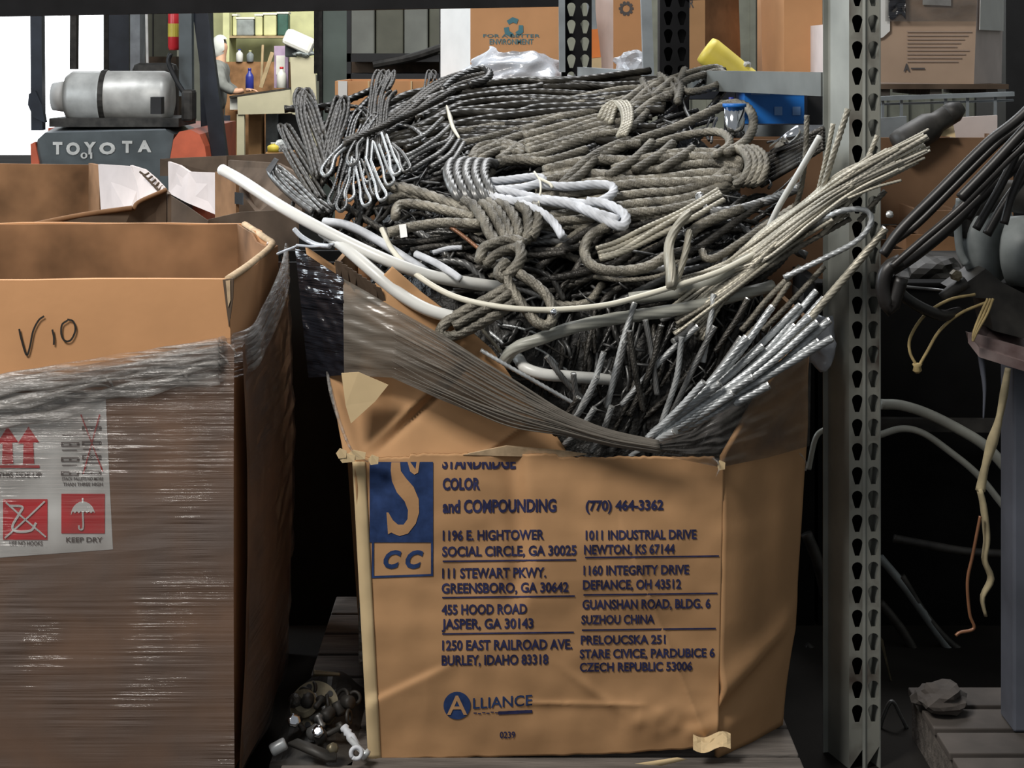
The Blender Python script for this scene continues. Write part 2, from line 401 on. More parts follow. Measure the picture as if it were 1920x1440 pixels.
rack = thing('pallet_rack', 'grey steel pallet rack with keyhole-slotted upright right of the cable box', 'storage rack', (0.83, 3.97, 0))
def py2z(py, Y): return CZ - (py - HY) / FPX * Y
ys = []; y = 43.0
while y < 1440:
    ys.append(y); y += 49.5 - 5.0 * min(1.0, y / 900.0)
A0 = (0.7565, 3.77); B0 = (0.8285, 3.775)
inn = Vector((-0.07, 0.997, 0)) 
zs = [py2z(v, 3.78) for v in ys] + [py2z(-6 - 49.5 * k, 3.78) for k in range(14)]
zs = [z for z in zs if z > 0.08]
m = slotted_face(A0, B0, zs, 0.0, 2.45, inn)
SV = Vector((-0.030, 0.092, 0))
a3, b3 = Vector((*A0, 0)), Vector((*B0, 0))
obj('upright', m, M['rack_rust'], rack)
fl = MB()                                          # folded side flanges and the shallow centre rib
fl.prism([a3, a3 + SV, a3 + SV + Vector((0.003, 0.001, 0)), a3 + Vector((0.003, 0.001, 0))], (0, 0, 2.45))
fl.prism([b3, b3 + Vector((-0.003, -0.001, 0)), b3 + SV + Vector((-0.003, -0.001, 0)), b3 + SV], (0, 0, 2.45))
mid = (a3 + b3) / 2
fl.prism([mid + Vector((-0.006, -0.002, 0)), mid + Vector((0.0, -0.005, 0)), mid + Vector((0.006, 0.002, 0))], (0, 0, 2.45))
fl.prism([a3 + SV, a3 + SV + Vector((-0.012, -0.004, 0)), a3 + SV + Vector((-0.012, 0.0, 0)), a3 + SV + Vector((0, 0.004, 0))], (0, 0, 2.45))
obj('upright_flange', fl, M['rack'], rack)
obj('upright_shade_plate', MB().prism([a3 + SV * .55 + Vector((.004,.001,0)), b3 + SV * .55 + Vector((-.004,-.001,0)), b3 + SV * .6 + Vector((-.004,-.001,0)), a3 + SV * .6 + Vector((.004,.001,0))], (0, 0, 2.45)), M['void'], rack)  # added black plate darkening the view through the holes
# beam from this upright back to the black frame
obj('beam', MB().beam(P(1556, 158, 3.88), P(1292, 150, 4.80), 0.045, 0.055), M['beam'], rack)
# black frame: post A (slotted, seen against light), post B, strut, top beam
zs2 = [2.45 - 0.0508 * 1.0 * k for k in range(47)]
zs2 = [z for z in zs2 if z > 0.08]
A1 = ((1056 - HX) / FPX * 4.95, 4.95); B1 = ((1107 - HX) / FPX * 4.95, 4.95)
obj('upright', slotted_face(A1, B1, zs2, 0.0, 2.5, Vector((0, 1, 0)), cols=(0.5 - 0.001, 0.9) if False else (0.30, 0.80)), M['rack_black'], rack)
m = MB()
m.box(A1[0] - 0.004, A1[0], 4.95, 5.02, 0, 2.5); m.box(B1[0], B1[0] + 0.004, 4.95, 5.02, 0, 2.5)
obj('upright_flange', m, M['rack_black'], rack)
x0, x1 = (1240 - HX) / FPX * 4.75, (1290 - HX) / FPX * 4.75
obj('upright', slotted_face((x0, 4.75), (x1, 4.75), [z for z in [2.42 - 0.0508 * k for k in range(46)]], 0.0, 2.5, Vector((0, 1, 0))), M['rack_black'], rack)
m = MB(); m.box(x0 - 0.004, x0, 4.75, 4.83, 0, 2.5); m.box(x1, x1 + 0.004, 4.75, 4.83, 0, 2.5); m.box(x0, x1, 4.826, 4.83, 0, 2.5)
obj('upright_flange', m, M['rack_black'], rack)
obj('strut', MB().beam(P(1082, 134, 4.97), P(1212, 143, 4.80), 0.03, 0.028), M['rack_grey'], rack)
obj('strut', MB().beam(P(1209, -60, 4.79), P(1216, 146, 4.79), 0.03, 0.034, up=(0, 1, 0)), M['rack_grey'], rack)
obj('strut', MB().beam(P(1053, -60, 4.93), P(1054, 135, 4.93), 0.018, 0.03, up=(0, 1, 0)), M['rack_grey'], rack)
# overhead beam: bottom edge y=33 at the left, 9 at the post
obj('beam', MB().beam(P(-60, 4, 5.3) + Vector((0, 0, 0)), P(1056, -18, 4.97), 0.05, 0.095), M['rack_black'], rack)
obj('beam', MB().beam(P(1290, -16, 4.78), P(1560, -30, 4.05), 0.04, 0.05), M['rack_black'], rack)

# ---------------------------------------------------------------- pallets the boxes stand on
def pallet(x0, x1, y0, y1, z1, label, along='x', n=7, mat='wood', group=None):
    t = thing('wooden_pallet', label, 'pallet', ((x0 + x1) / 2, (y0 + y1) / 2, max(0, z1 - 0.14)), group)
    zb = z1 - 0.14
    for k in range(3):
        y = y0 + (y1 - y0 - 0.05) * k / 2
        obj('stringer', MB().box(x0, x1, y, y + 0.05, zb + 0.018, z1 - 0.018), M[mat], t)
    wd = (x1 - x0) / n
    wy = (y1 - y0) / n
    for k in range(n):
        a = y0 + wy * k + 0.008
        obj('deck_board', MB().cbox(x0, x1, a, a + wy - 0.016, z1 - 0.018, z1, 0.003), M[mat], t)
    for k in (0, n // 2, n - 1):
        a = x0 + wd * k + 0.012
        obj('bottom_board', MB().box(a, a + wd - 0.024, y0, y1, zb, zb + 0.018), M[mat], t)
    return t
pallet(-0.475, 0.60, 3.36, 4.55, 0.139, 'weathered wooden pallet under the cardboard box of scrap cable', n=8)
pallet(-1.62, -0.60, 3.42, 4.5, 0.139, 'wooden pallet under the film-wrapped cardboard box marked V10', n=6)

# ---------------------------------------------------------------- gaylord boxes
def ring_box(outer, z0, z1, th=0.012, nz=10, bulge=0.0, sub=6, rim=None, wob=0.0):
    """open-topped wall: outer polygon (ccw from above) with thickness; rim(x,y)->extra height"""
    pts = []
    n = len(outer)
    for i in range(n):
        a, b = Vector(outer[i]), Vector(outer[(i + 1) % n])
        for k in range(sub): pts.append(a.lerp(b, k / sub))
    cx = sum(p.x for p in pts) / len(pts); cy = sum(p.y for p in pts) / len(pts)
    N = len(pts); m = MB(); V = []
    def place(p, z, ins):
        t = (z - z0) / (z1 - z0)
        d = Vector((p.x - cx, p.y - cy)); L = d.length; d /= L
        o = bulge * math.sin(PI * min(1, max(0, t))) + wob * fnoise(p.x * 4, p.y * 4, z * 4) - ins
        return (p.x + d.x * o, p.y + d.y * o, z)
    for side in (0, th * 1.35):
        for j in range(nz + 1):
            for p in pts:
                top = z1 + (rim(p.x, p.y) if rim else 0.0)
                V.append(place(p, z0 + (top - z0) * j / nz, side))
    L = (nz + 1) * N; F = []
    for j in range(nz):
        for k in range(N):
            k2 = (k + 1) % N
            F.append((j * N + k, j * N + k2, (j + 1) * N + k2, (j + 1) * N + k))
            F.append((L + j * N + k2, L + j * N + k, L + (j + 1) * N + k, L + (j + 1) * N + k2))
    for k in range(N):
        k2 = (k + 1) % N
        F.append((nz * N + k, nz * N + k2, L + nz * N + k2, L + nz * N + k))
        F.append((k2, k, L + k, L + k2))
    return m.add(V, F)

# --- left box, film-wrapped, marked V10
ZL = py2z(525, 3.4)
lb = thing('cardboard_box', 'large open cardboard box wrapped in clear film, with V10 written on its orange front', 'cardboard box', (-1.1, 3.95, 0.139))
L_out = [(-1.64, 3.40), (-0.572, 3.40), (-0.556, 3.66), (-0.560, 4.02), (-0.70, 4.44), (-1.50, 4.46), (-1.66, 4.2)]
# dense sides so that the curves read
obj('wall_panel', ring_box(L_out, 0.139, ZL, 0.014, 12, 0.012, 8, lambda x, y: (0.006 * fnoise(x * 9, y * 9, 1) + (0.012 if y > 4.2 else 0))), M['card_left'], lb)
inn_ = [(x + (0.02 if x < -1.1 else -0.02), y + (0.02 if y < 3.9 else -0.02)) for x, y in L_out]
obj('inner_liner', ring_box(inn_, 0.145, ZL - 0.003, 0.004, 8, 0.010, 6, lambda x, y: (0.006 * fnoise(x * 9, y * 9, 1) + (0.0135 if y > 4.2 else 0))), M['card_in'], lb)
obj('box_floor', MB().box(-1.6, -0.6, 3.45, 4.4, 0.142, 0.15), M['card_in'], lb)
def LF(px, py, d=0.0):                          # a point on the left box's front face
    p = P(px, py, 3.4)
    t = (p.z - 0.139) / (ZL - 0.139)
    return Vector((p.x, 3.4 - 0.012 * math.sin(PI * min(1, max(0, t))) - 0.002 - d, p.z))
# torn notch beside the near corner, exposing the flutes
m = MB(); m.prism([LF(418, 524, .001), LF(438, 522, .001), LF(437, 560, .001), LF(430, 612, .001), LF(424, 570, .001)], (0, 0.008, 0))
obj('torn_corner', m, M['card_dark'], lb)
m = MB(); m.prism([LF(424, 526, .003), LF(432, 525, .003), LF(433, 562, .003), LF(429, 575, .003)], (0, 0.006, 0))
obj('torn_flute', m, M['card_edge'], lb)
# white lined far corner on the inside
m = MB().tube([Vector((-0.575, 3.405, ZL + .001)), Vector((-0.566, 3.66, ZL + .003)), Vector((-0.572, 4.00, ZL + .003)), Vector((-0.61, 4.14, ZL + .006)), Vector((-0.70, 4.40, ZL + .013))], 0.0075, 8, flat=1.2)
obj('rim_edge', m, M['card_edge'], lb, smooth=True)  # paler strip laid along the rim
m = MB().grid(lambda u, v: Vector((-0.585 - 0.115 * u ** 1.6, 4.03 + 0.36 * u, ZL + 0.004 - 0.09 * v * (1 - 0.3 * u) + 0.006 * fnoise(u * 9, v * 5, 2))), 14, 5, (-0.004, -0.004, 0))
obj('inner_corner_flap', m, M['card_white'], lb)
# handwritten V 1 0
def stroke(pts, wd, fn, lift=0.0016, mat='marker', name='marker_writing', parent=None):
    m = MB(); q = spline([Vector((x, y, 0)) for x, y in pts], 2.0)
    for i in range(len(q) - 1):
        a, b = q[i], q[i + 1]; d = b - a; L = math.hypot(d[0], d[1]) or 1; nx, ny = -d[1] / L * wd / 2, d[0] / L * wd / 2
        ex, ey = d[0] / L * 0.4, d[1] / L * 0.4
        m.add([fn(a[0] + nx - ex, a[1] + ny - ey, lift), fn(b[0] + nx + ex, b[1] + ny + ey, lift), fn(b[0] - nx + ex, b[1] - ny + ey, lift), fn(a[0] - nx - ex, a[1] - ny - ey, lift)], [(0, 1, 2, 3)])
    return m
m = MB()
for s in ([(38, 616), (42, 634), (52, 664), (58, 650), (64, 620), (74, 600), (84, 592)], [(100, 617), (103, 632), (103, 645)],
          [(128, 600), (118, 608), (117, 626), (124, 638), (135, 636), (143, 618), (139, 602), (128, 598)]):
    k = stroke(s, 3.6, LF); m.add(k.v, k.f)
obj('marker_writing', m, M['marker'], lb)

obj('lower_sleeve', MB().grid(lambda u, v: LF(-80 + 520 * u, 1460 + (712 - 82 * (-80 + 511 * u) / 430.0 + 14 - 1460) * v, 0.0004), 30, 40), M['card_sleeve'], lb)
# text helper -------------------------------------------------------------
def text_polys(s, bold=0.0, shear=0.0):
    cu = bpy.data.curves.new('lettering', 'FONT'); cu.body = s; cu.size = 1.0; cu.offset = bold; cu.shear = shear; cu.resolution_u = 3
    o = bpy.data.objects.new('lettering', cu); C.objects.link(o)
    dg = bpy.context.evaluated_depsgraph_get(); me = bpy.data.meshes.new_from_object(o.evaluated_get(dg))
    v = [(p.co.x, p.co.y) for p in me.vertices]; f = [tuple(p.vertices) for p in me.polygons]
    C.objects.unlink(o); bpy.data.objects.remove(o); bpy.data.curves.remove(cu); bpy.data.meshes.remove(me)
    return v, f
def put_text(m, s, x0, x1, base, cap, fn, lift=0.0014, bold=0.02, shear=0.0, slope=0.0, clip=None):
    """letters between columns x0..x1, baseline row base, cap height in rows, on the surface fn(px,py,lift)"""
    v, f = text_polys(s, bold, shear)
    if not v: return
    xa = min(p[0] for p in v); xb = max(p[0] for p in v)
    capu = 0.70
    bm = bmesh.new(); vs = [bm.verts.new((x0 + (p[0] - xa) / (xb - xa) * (x1 - x0), base - p[1] / capu * cap, 0)) for p in v]
    for q in f:
        try: bm.faces.new([vs[i] for i in q])
        except ValueError: pass
    if clip is not None:
        bmesh.ops.bisect_plane(bm, geom=bm.verts[:] + bm.edges[:] + bm.faces[:], plane_co=(0, clip, 0), plane_no=(0, -1, 0), clear_outer=True)
    bm.verts.index_update()
    vv = [fn(p.co.x, p.co.y + slope * (p.co.x - x0), lift) for p in bm.verts]
    m.add(vv, [tuple(x.index for x in q.verts) for q in bm.faces]); bm.free()
def rect(m, x0, x1, y0, y1, fn, lift, n=6):
    m.grid(lambda u, v: fn(x0 + (x1 - x0) * u, y1 + (y0 - y1) * v, lift), n, n)

# shipping label under the film
st = obj('shipping_label', MB().grid(lambda u, v: LF(-60 + (200 + 15 * (1 - v) + 60) * u, 1046 - 20 * u + (735 + 25 * u * 0 - 1046 + 20 * u) * v, 0.0010), 10, 10), M['white_paper'], lb)
m = MB()
for cx in (18, 57):
    m.add([LF(x, y, 0.0022) for x, y in ((cx - 20, 829), (cx, 797), (cx + 20, 826), (cx + 9, 827), (cx + 11, 866), (cx - 10, 868), (cx - 9, 829))], [(0, 1, 2, 3, 4, 5, 6)])
rect(m, 4, 78, 869, 874, LF, 0.0022)
# pallet stack crossed out
for a, b in (((155, 775), (196, 880)), ((190, 775), (160, 884))):
    k = stroke([a, ((a[0] + b[0]) / 2, (a[1] + b[1]) / 2), b], 2.4, LF, 0.003); m.add(k.v, k.f)
# two red squares
for (x0, x1, y0, y1) in ((10, 93, 932, 1008), (119, 200, 922, 996)):
    rect(m, x0, x1, y0, y1, LF, 0.0020)
obj('label_red_print', m, M['red_ink'], lb)
m = MB()
# umbrella
um = [(137, 962)] + [(137 + 22.5 * (1 - math.cos(a)), 962 - 26 * math.sin(a)) for a in [PI * k / 12 for k in range(1, 12)]] + [(182, 958)]
um += [(182 - 7.5 * k / 2, 958 - (4 if k % 2 else 0)) for k in range(1, 12)]
m.add([LF(x, y, 0.0032) for x, y in um], [tuple(range(len(um)))])
k = stroke([(159, 955), (160, 980), (158, 988), (153, 987), (152, 981)], 3.4, LF, 0.0034); m.add(k.v, k.f)
k = stroke([(159, 938), (159, 930)], 3, LF, 0.0034); m.add(k.v, k.f)
# crossed-out hook
for s in ([(16, 938), (50, 968), (90, 1002)], [(88, 936), (50, 972), (14, 1004)]):
    k = stroke(s, 3.2, LF, 0.0034); m.add(k.v, k.f)
k = stroke([(22, 944), (46, 946), (40, 960), (28, 982), (36, 992), (62, 990), (72, 976)], 4.5, LF, 0.0032); m.add(k.v, k.f)
obj('label_white_print', m, M['white'], lb)
m = MB()
put_text(m, 'THIS SIDE UP', 0, 82, 891, 9, LF, 0.0024, 0.02)
put_text(m, 'KEEP DRY', 128, 196, 1012, 9, LF, 0.0024, 0.02)
put_text(m, 'USE NO HOOKS', 22, 84, 1018, 8, LF, 0.0024, 0.02)
put_text(m, 'STACK PALLETS NO MORE', 120, 197, 897, 6, LF, 0.0024, 0.02)
put_text(m, 'THAN THREE HIGH', 122, 196, 907, 6, LF, 0.0024, 0.02)
for x0, ws in ((118, 34), (157, 36)):
    for j, yy in enumerate((812, 826, 840, 854, 868, 880) if x0 == 118 else (782, 796, 810, 824, 838, 850, 864, 878)):
        if j % 2: 
            rect(m, x0, x0 + ws, yy, yy + 2.2, LF, 0.0024, 1); rect(m, x0, x0 + ws, yy + 6, yy + 8, LF, 0.0024, 1)
            for q in range(3): rect(m, x0 + q * (ws - 4) / 2, x0 + q * (ws - 4) / 2 + 4, yy, yy + 8, LF, 0.0024, 1)
        else: rect(m, x0 + 2, x0 + ws - 4, yy, yy + 1.6, LF, 0.0024, 1)
obj('label_black_print', m, M['grey_ink'], lb)

# stretch film on front and side, bunched along its upper edge
def Ltop(px): return 712 - 82 * px / 430.0
m = MB().grid(lambda u, v: LF(-80 + 521 * u, 1470 + (Ltop(-80 + 512 * u) - 1470) * v, 0.005 + 0.003 * fnoise(u * 3, v * 30, 4)), 30, 60)
obj('stretch_film', m, M['film_left'], lb)
def LS(t, z, d=0.0):                            # right side wall: t = depth 0..1
    Y = 3.40 + 0.72 * t
    X = np.interp(Y, [3.40, 3.66, 4.02, 4.12], [-0.572, -0.556, -0.560, -0.592])
    tt = (z - 0.139) / (ZL - 0.139)
    return Vector((X + 0.012 + d + 0.006 + 0.018 * math.sin(PI * min(1, max(0, tt))), Y, z))
m = MB().grid(lambda u, v: LS(u, 0.14 + (1.028 + 0.085 * u - 0.14) * v, 0.006 + 0.006 * fnoise(u * 4, v * 25, 9)), 16, 50)
obj('stretch_film', m, M['film_left'], lb)
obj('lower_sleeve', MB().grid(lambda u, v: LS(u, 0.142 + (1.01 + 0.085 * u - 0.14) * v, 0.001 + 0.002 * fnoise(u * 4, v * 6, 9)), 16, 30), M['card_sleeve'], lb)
for k in range(8):
    off = 4 + k * 9; amp = 3 + k * 0.8
    pts = [LF(x, Ltop(x) + off + amp * fnoise(x * 0.012, k * 3.1, 1) * 2 + (k - 4) * (430 - x) * 0.006, 0.006 + 0.004 * (k % 3)) for x in range(-80, 440, 26)]
    m = MB().tube(pts, 0.0026 + 0.0022 * ((k * 7) % 5) / 4, 8, step=0.006, flat=2.4)
    pts2 = [LS(t, (pts[-1].z + 0.13 * t), 0.008) for t in (0.08, 0.25, 0.45, 0.7, 0.9)]
    m.tube([pts[-1]] + pts2, 0.0035, 8, step=0.006, flat=2.0)
    obj('film_fold', m, M['film_roll'], lb, smooth=True)
# a torn rag of white film on the front
for k in range(6):
    x = -40 + k * 42
    m = MB(); m.tube([LF(x, Ltop(x) + 52 - k * 3, .012), LF(x + 30, Ltop(x) + 44 - 3 * k + 8 * fnoise(k, 2, 3), .02), LF(x + 62, Ltop(x) + 40 - 3 * k, .015), LF(x + 84, Ltop(x) + 50 - 4 * k, .012)], 0.007, 8, flat=0.5, step=0.006, taper=[0.3, 1, 1, 0.2])
    obj('torn_film', m, M['film_roll'], lb, smooth=True)
for (x, yy) in ((200, 700), (340, 690), (415, 660), (428, 640)):
    m = MB(); m.tube([LF(x, yy, .012), LF(x + 14, yy + 6, .03), LF(x + 22, yy + 24, .025)], 0.006, 6, flat=0.35, taper=[0.6, 1, 0.1])
    obj('torn_film', m, M['film_roll'], lb, smooth=True)

# --- two more open boxes behind the left one
Z2 = 1.19
b2 = thing('cardboard_box', 'dirty open cardboard box with torn rim and white-lined flap, behind the V10 box at left', 'cardboard box', (-1.25, 5.6, 0.0))
m = MB()
def quad(m, pts, th, dy=0.0):
    m.prism([Vector((p.x, p.y, max(0.0, p.z))) for p in pts], th); return m
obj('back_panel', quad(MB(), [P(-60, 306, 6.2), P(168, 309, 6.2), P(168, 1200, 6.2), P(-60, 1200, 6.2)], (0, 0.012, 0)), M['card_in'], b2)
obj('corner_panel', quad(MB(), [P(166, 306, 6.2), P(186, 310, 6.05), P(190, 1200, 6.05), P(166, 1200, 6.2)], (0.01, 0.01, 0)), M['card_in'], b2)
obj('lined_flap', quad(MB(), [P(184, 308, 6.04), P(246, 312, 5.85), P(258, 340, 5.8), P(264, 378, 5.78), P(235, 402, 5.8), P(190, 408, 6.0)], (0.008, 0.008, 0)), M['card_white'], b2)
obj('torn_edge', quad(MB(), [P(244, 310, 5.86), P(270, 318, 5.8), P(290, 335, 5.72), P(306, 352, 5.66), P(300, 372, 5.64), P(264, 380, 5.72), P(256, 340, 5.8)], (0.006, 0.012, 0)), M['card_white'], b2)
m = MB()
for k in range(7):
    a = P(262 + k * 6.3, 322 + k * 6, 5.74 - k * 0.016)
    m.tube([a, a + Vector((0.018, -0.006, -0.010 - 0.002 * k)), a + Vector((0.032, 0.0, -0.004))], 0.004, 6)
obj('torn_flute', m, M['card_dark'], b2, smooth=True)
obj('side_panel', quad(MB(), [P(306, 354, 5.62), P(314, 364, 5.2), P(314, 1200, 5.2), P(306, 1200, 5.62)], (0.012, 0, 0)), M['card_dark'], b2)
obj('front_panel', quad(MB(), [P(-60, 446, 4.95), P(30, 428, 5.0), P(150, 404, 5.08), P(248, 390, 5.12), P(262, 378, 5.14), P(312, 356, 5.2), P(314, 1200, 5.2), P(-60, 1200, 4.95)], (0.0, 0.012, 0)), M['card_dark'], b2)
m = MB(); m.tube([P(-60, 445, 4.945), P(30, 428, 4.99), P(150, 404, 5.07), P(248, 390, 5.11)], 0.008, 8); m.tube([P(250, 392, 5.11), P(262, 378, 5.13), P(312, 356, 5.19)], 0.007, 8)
obj('rim_edge', m, M['card_in'], b2, smooth=True)

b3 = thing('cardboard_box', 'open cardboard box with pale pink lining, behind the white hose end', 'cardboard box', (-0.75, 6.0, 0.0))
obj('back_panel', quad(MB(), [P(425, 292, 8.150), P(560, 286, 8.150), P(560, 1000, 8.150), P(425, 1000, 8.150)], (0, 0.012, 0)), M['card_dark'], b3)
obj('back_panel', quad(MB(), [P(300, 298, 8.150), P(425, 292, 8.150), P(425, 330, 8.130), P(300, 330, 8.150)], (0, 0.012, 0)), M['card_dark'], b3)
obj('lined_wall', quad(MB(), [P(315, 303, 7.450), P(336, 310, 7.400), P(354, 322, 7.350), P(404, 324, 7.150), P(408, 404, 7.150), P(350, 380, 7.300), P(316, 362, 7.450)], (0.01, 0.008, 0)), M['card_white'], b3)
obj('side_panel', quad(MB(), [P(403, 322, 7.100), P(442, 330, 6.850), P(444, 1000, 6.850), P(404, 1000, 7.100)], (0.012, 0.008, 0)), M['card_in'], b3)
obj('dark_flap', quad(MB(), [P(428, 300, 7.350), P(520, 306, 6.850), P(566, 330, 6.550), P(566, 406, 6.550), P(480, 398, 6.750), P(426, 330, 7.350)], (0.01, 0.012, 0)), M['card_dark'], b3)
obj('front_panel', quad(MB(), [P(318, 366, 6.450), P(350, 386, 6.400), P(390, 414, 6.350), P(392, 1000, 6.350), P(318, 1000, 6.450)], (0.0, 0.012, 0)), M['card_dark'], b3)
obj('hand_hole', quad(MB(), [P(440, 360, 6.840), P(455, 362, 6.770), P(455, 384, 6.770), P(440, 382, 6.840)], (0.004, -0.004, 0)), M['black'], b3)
obj('front_panel', quad(MB(), [P(388, 412, 6.400), P(450, 398, 6.350), P(556, 392, 6.250), P(566, 1000, 6.250), P(390, 1000, 6.400)], (0.0, 0.012, 0)), M['card_dark'], b3)  # dark colour stands in for the shade in the gap

t = thing('shade_filler', 'added black box darkening the gap between the V10 box and the cable box', 'dark filler', (-0.60, 5.0, 0))  # added black box in place of the shade between the boxes
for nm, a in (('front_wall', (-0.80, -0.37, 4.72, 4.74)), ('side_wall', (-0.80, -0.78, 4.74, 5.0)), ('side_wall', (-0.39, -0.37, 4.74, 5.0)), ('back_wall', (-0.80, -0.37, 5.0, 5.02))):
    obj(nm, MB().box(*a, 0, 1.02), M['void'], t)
# ---------------------------------------------------------------- the big box of scrap cable
mb_ = thing('cardboard_box', 'bulging torn cardboard box with blue printed addresses, heaped with scrap cable', 'cardboard box', (0.1, 4.0, 0.139))
S9 = FPX / 3.5
def crease(d, a, w): return a * math.exp(-abs(d) / w)
def bulge(px, py):
    x, y = px, py
    u = min(1, max(0, (x - 668) / 690)); v = min(1, max(0, (y - 860) / 560))
    b = 0.022 * math.sin(PI * u) * math.sin(PI * min(1, v * 0.9 + 0.1))
    b += 0.008 * fnoise(x * 0.006, y * 0.006, 3.3) + 0.0035 * fnoise(x * 0.02, y * 0.02, 7)
    k = max(0, 1 - max(0, y - 1090) / 90.0)
    xr = 985 + 6 * math.sin(y * 0.02)
    b += k * (0.016 / (1 + math.exp(-(x - xr) / 5.0)) * math.exp(-max(0, x - xr) / 110.0) - 0.010 * math.exp(-((x - xr + 18) / 22.0) ** 2))
    d = (y - (1312 - (x - 700) * 0.47))                       # slanting fold lower left
    b += (0.010 / (1 + math.exp(-d / 3.0)) * math.exp(-max(0, d) / 60.0)) * max(0, 1 - max(0, x - 800) / 60.0)
    d = (y - (1258 + (x - 1060) * 0.72)); kk = max(0, 1 - abs(x - 1110) / 80.0)
    b += kk * 0.005 * math.exp(-(d / 12.0) ** 2)
    d = y - (1345 + (x - 1170) * 0.1); kk = min(1, max(0, (x - 1160) / 40.0))
    b += kk * 0.016 * math.exp(-(d / 30.0) ** 2) * (0.7 + 0.5 * fnoise(x * 0.03, y * 0.03, 1))
    d = (x - 1290) - (y - 1300) * 0.4
    b += kk * 0.008 * math.exp(-abs(d) / 14.0)
    d = y - (1318 + 0.02 * (x - 990)); kk = min(1, max(0, (x - 960) / 40.0)) * max(0, 1 - max(0, x - 1180) / 40.0)
    b += kk * 0.005 * math.exp(-abs(d) / 5.0)
    return b
def MF(px, py, d=0.0):                          # a point on the main box's printed front
    return P(px, py, 3.5 - bulge(px, py) - d)
def xl(y): return 664 + (y - 855) / 565 * 30
def xr_(y): return 1358 - (y - 855) / 565 * 12
def ytop(x): return 858 + 4 * fnoise(x * 0.02, 2, 5) + 3 * fnoise(x * 0.09, 1, 5) - (6 if 780 < x < 1050 else 0) + (10 if x > 1335 else 0)
def ybot(x): return 1424 - max(0, x - 690) * 0.022 - (10 * max(0, (x - 1150) / 200) ** 1.0 if x > 1150 else 0) + 3 * fnoise(x * 0.03, 3, 3)
def front_fn(u, v):
    x = xl(1140) + (xr_(1140) - xl(1140)) * u
    yb, yt = ybot(x), ytop(x)
    y = yb + (yt - yb) * v
    x = xl(y) + (xr_(y) - xl(y)) * u
    return MF(x, y)
obj('front_panel', MB().grid(front_fn, 190, 150, (0, 0.010, 0)), M['card'], mb_, smooth=True)
# pale corner strip at the left edge
def strip_fn(u, v):
    y = 1424 + (866 - 1424) * v
    return P(xl(y) - 4 + 24 * u, y, 3.5 - bulge(xl(y) + 24 * u, y) - 0.0025 - 0.004 * math.sin(PI * u))
obj('corner_strip', MB().grid(strip_fn, 6, 60, (0, 0.003, 0)), M['card_light'], mb_, smooth=True)
# left chamfer panel (in shade), right chamfer panel
def chl(u, v):
    z = 0.139 + (py2z(858, 3.5) - 0.139) * v
    yy = 1424 + (860 - 1424) * v
    a = P(xl(yy), yy, 3.5); b = Vector((np.interp(v, [0, 0.5, 0.85, 1], [-0.365, -0.375, -0.380, -0.395]), np.interp(v, [0, .85, 1], [4.1, 4.05, 3.85]), z)); a = Vector((a.x, a.y, z))
    p = a.lerp(b, u); return p + Vector((0, 0.01 * fnoise(u * 4, v * 6, 8), 0))
obj('side_panel', MB().grid(chl, 12, 30, (0.008, 0.008, 0)), M['card'], mb_, smooth=True)
def chr_(u, v):
    ztop = np.interp(u, [0, 0.25, 0.6, 1], [py2z(858, 3.5), py2z(780, 3.53), py2z(690, 3.6), py2z(600, 3.67)])
    z = 0.139 + (ztop - 0.139) * v
    yy = HY + (CZ - z) / 3.5 * FPX
    a = Vector((P(xr_(yy), yy, 3.5).x, 3.5 - bulge(xr_(yy), yy) * 0.8, z))
    b = Vector((np.interp(z, [0.139, 0.35, 0.8, 1.1], [0.590, 0.618, 0.646, 0.655]), 3.67, z))
    p = a.lerp(b, u)
    cr = 0.014 * math.exp(-((z - 0.28 - 0.10 * u) / 0.035) ** 2) - 0.012 * math.exp(-((z - 0.22 - 0.16 * u) / 0.03) ** 2)
    return p + Vector((0.6, -0.8, 0)) * (0.018 * math.sin(PI * u) * math.sin(PI * min(1, v + .1)) + cr + 0.006 * fnoise(u * 3, z * 6, 5))
obj('side_panel', MB().grid(chr_, 24, 60, (-0.006, 0.010, 0)), M['card'], mb_, smooth=True)
obj('side_panel', MB().grid(lambda u, v: (np.interp(v, [0, 1], [0.592, 0.655]), 3.67 + 0.80 * u, 0.139 + (py2z(600, 3.67) - 0.139) * v), 6, 10, (-0.012, 0, 0)), M['card'], mb_)
obj('side_panel', MB().grid(lambda u, v: (np.interp(v, [0, 1], [-0.365, -0.43]), 4.06 + 0.45 * u, 0.139 + (1.10 - 0.139) * v), 6, 10, (0.012, 0, 0)), M['card'], mb_)
obj('back_panel', MB().box(-0.42, 0.62, 4.56, 4.575, 0.139, 1.25), M['card_in'], mb_)
obj('box_floor', MB().box(-0.30, 0.45, 3.6, 4.5, 0.140, 0.15), M['card_in'], mb_)
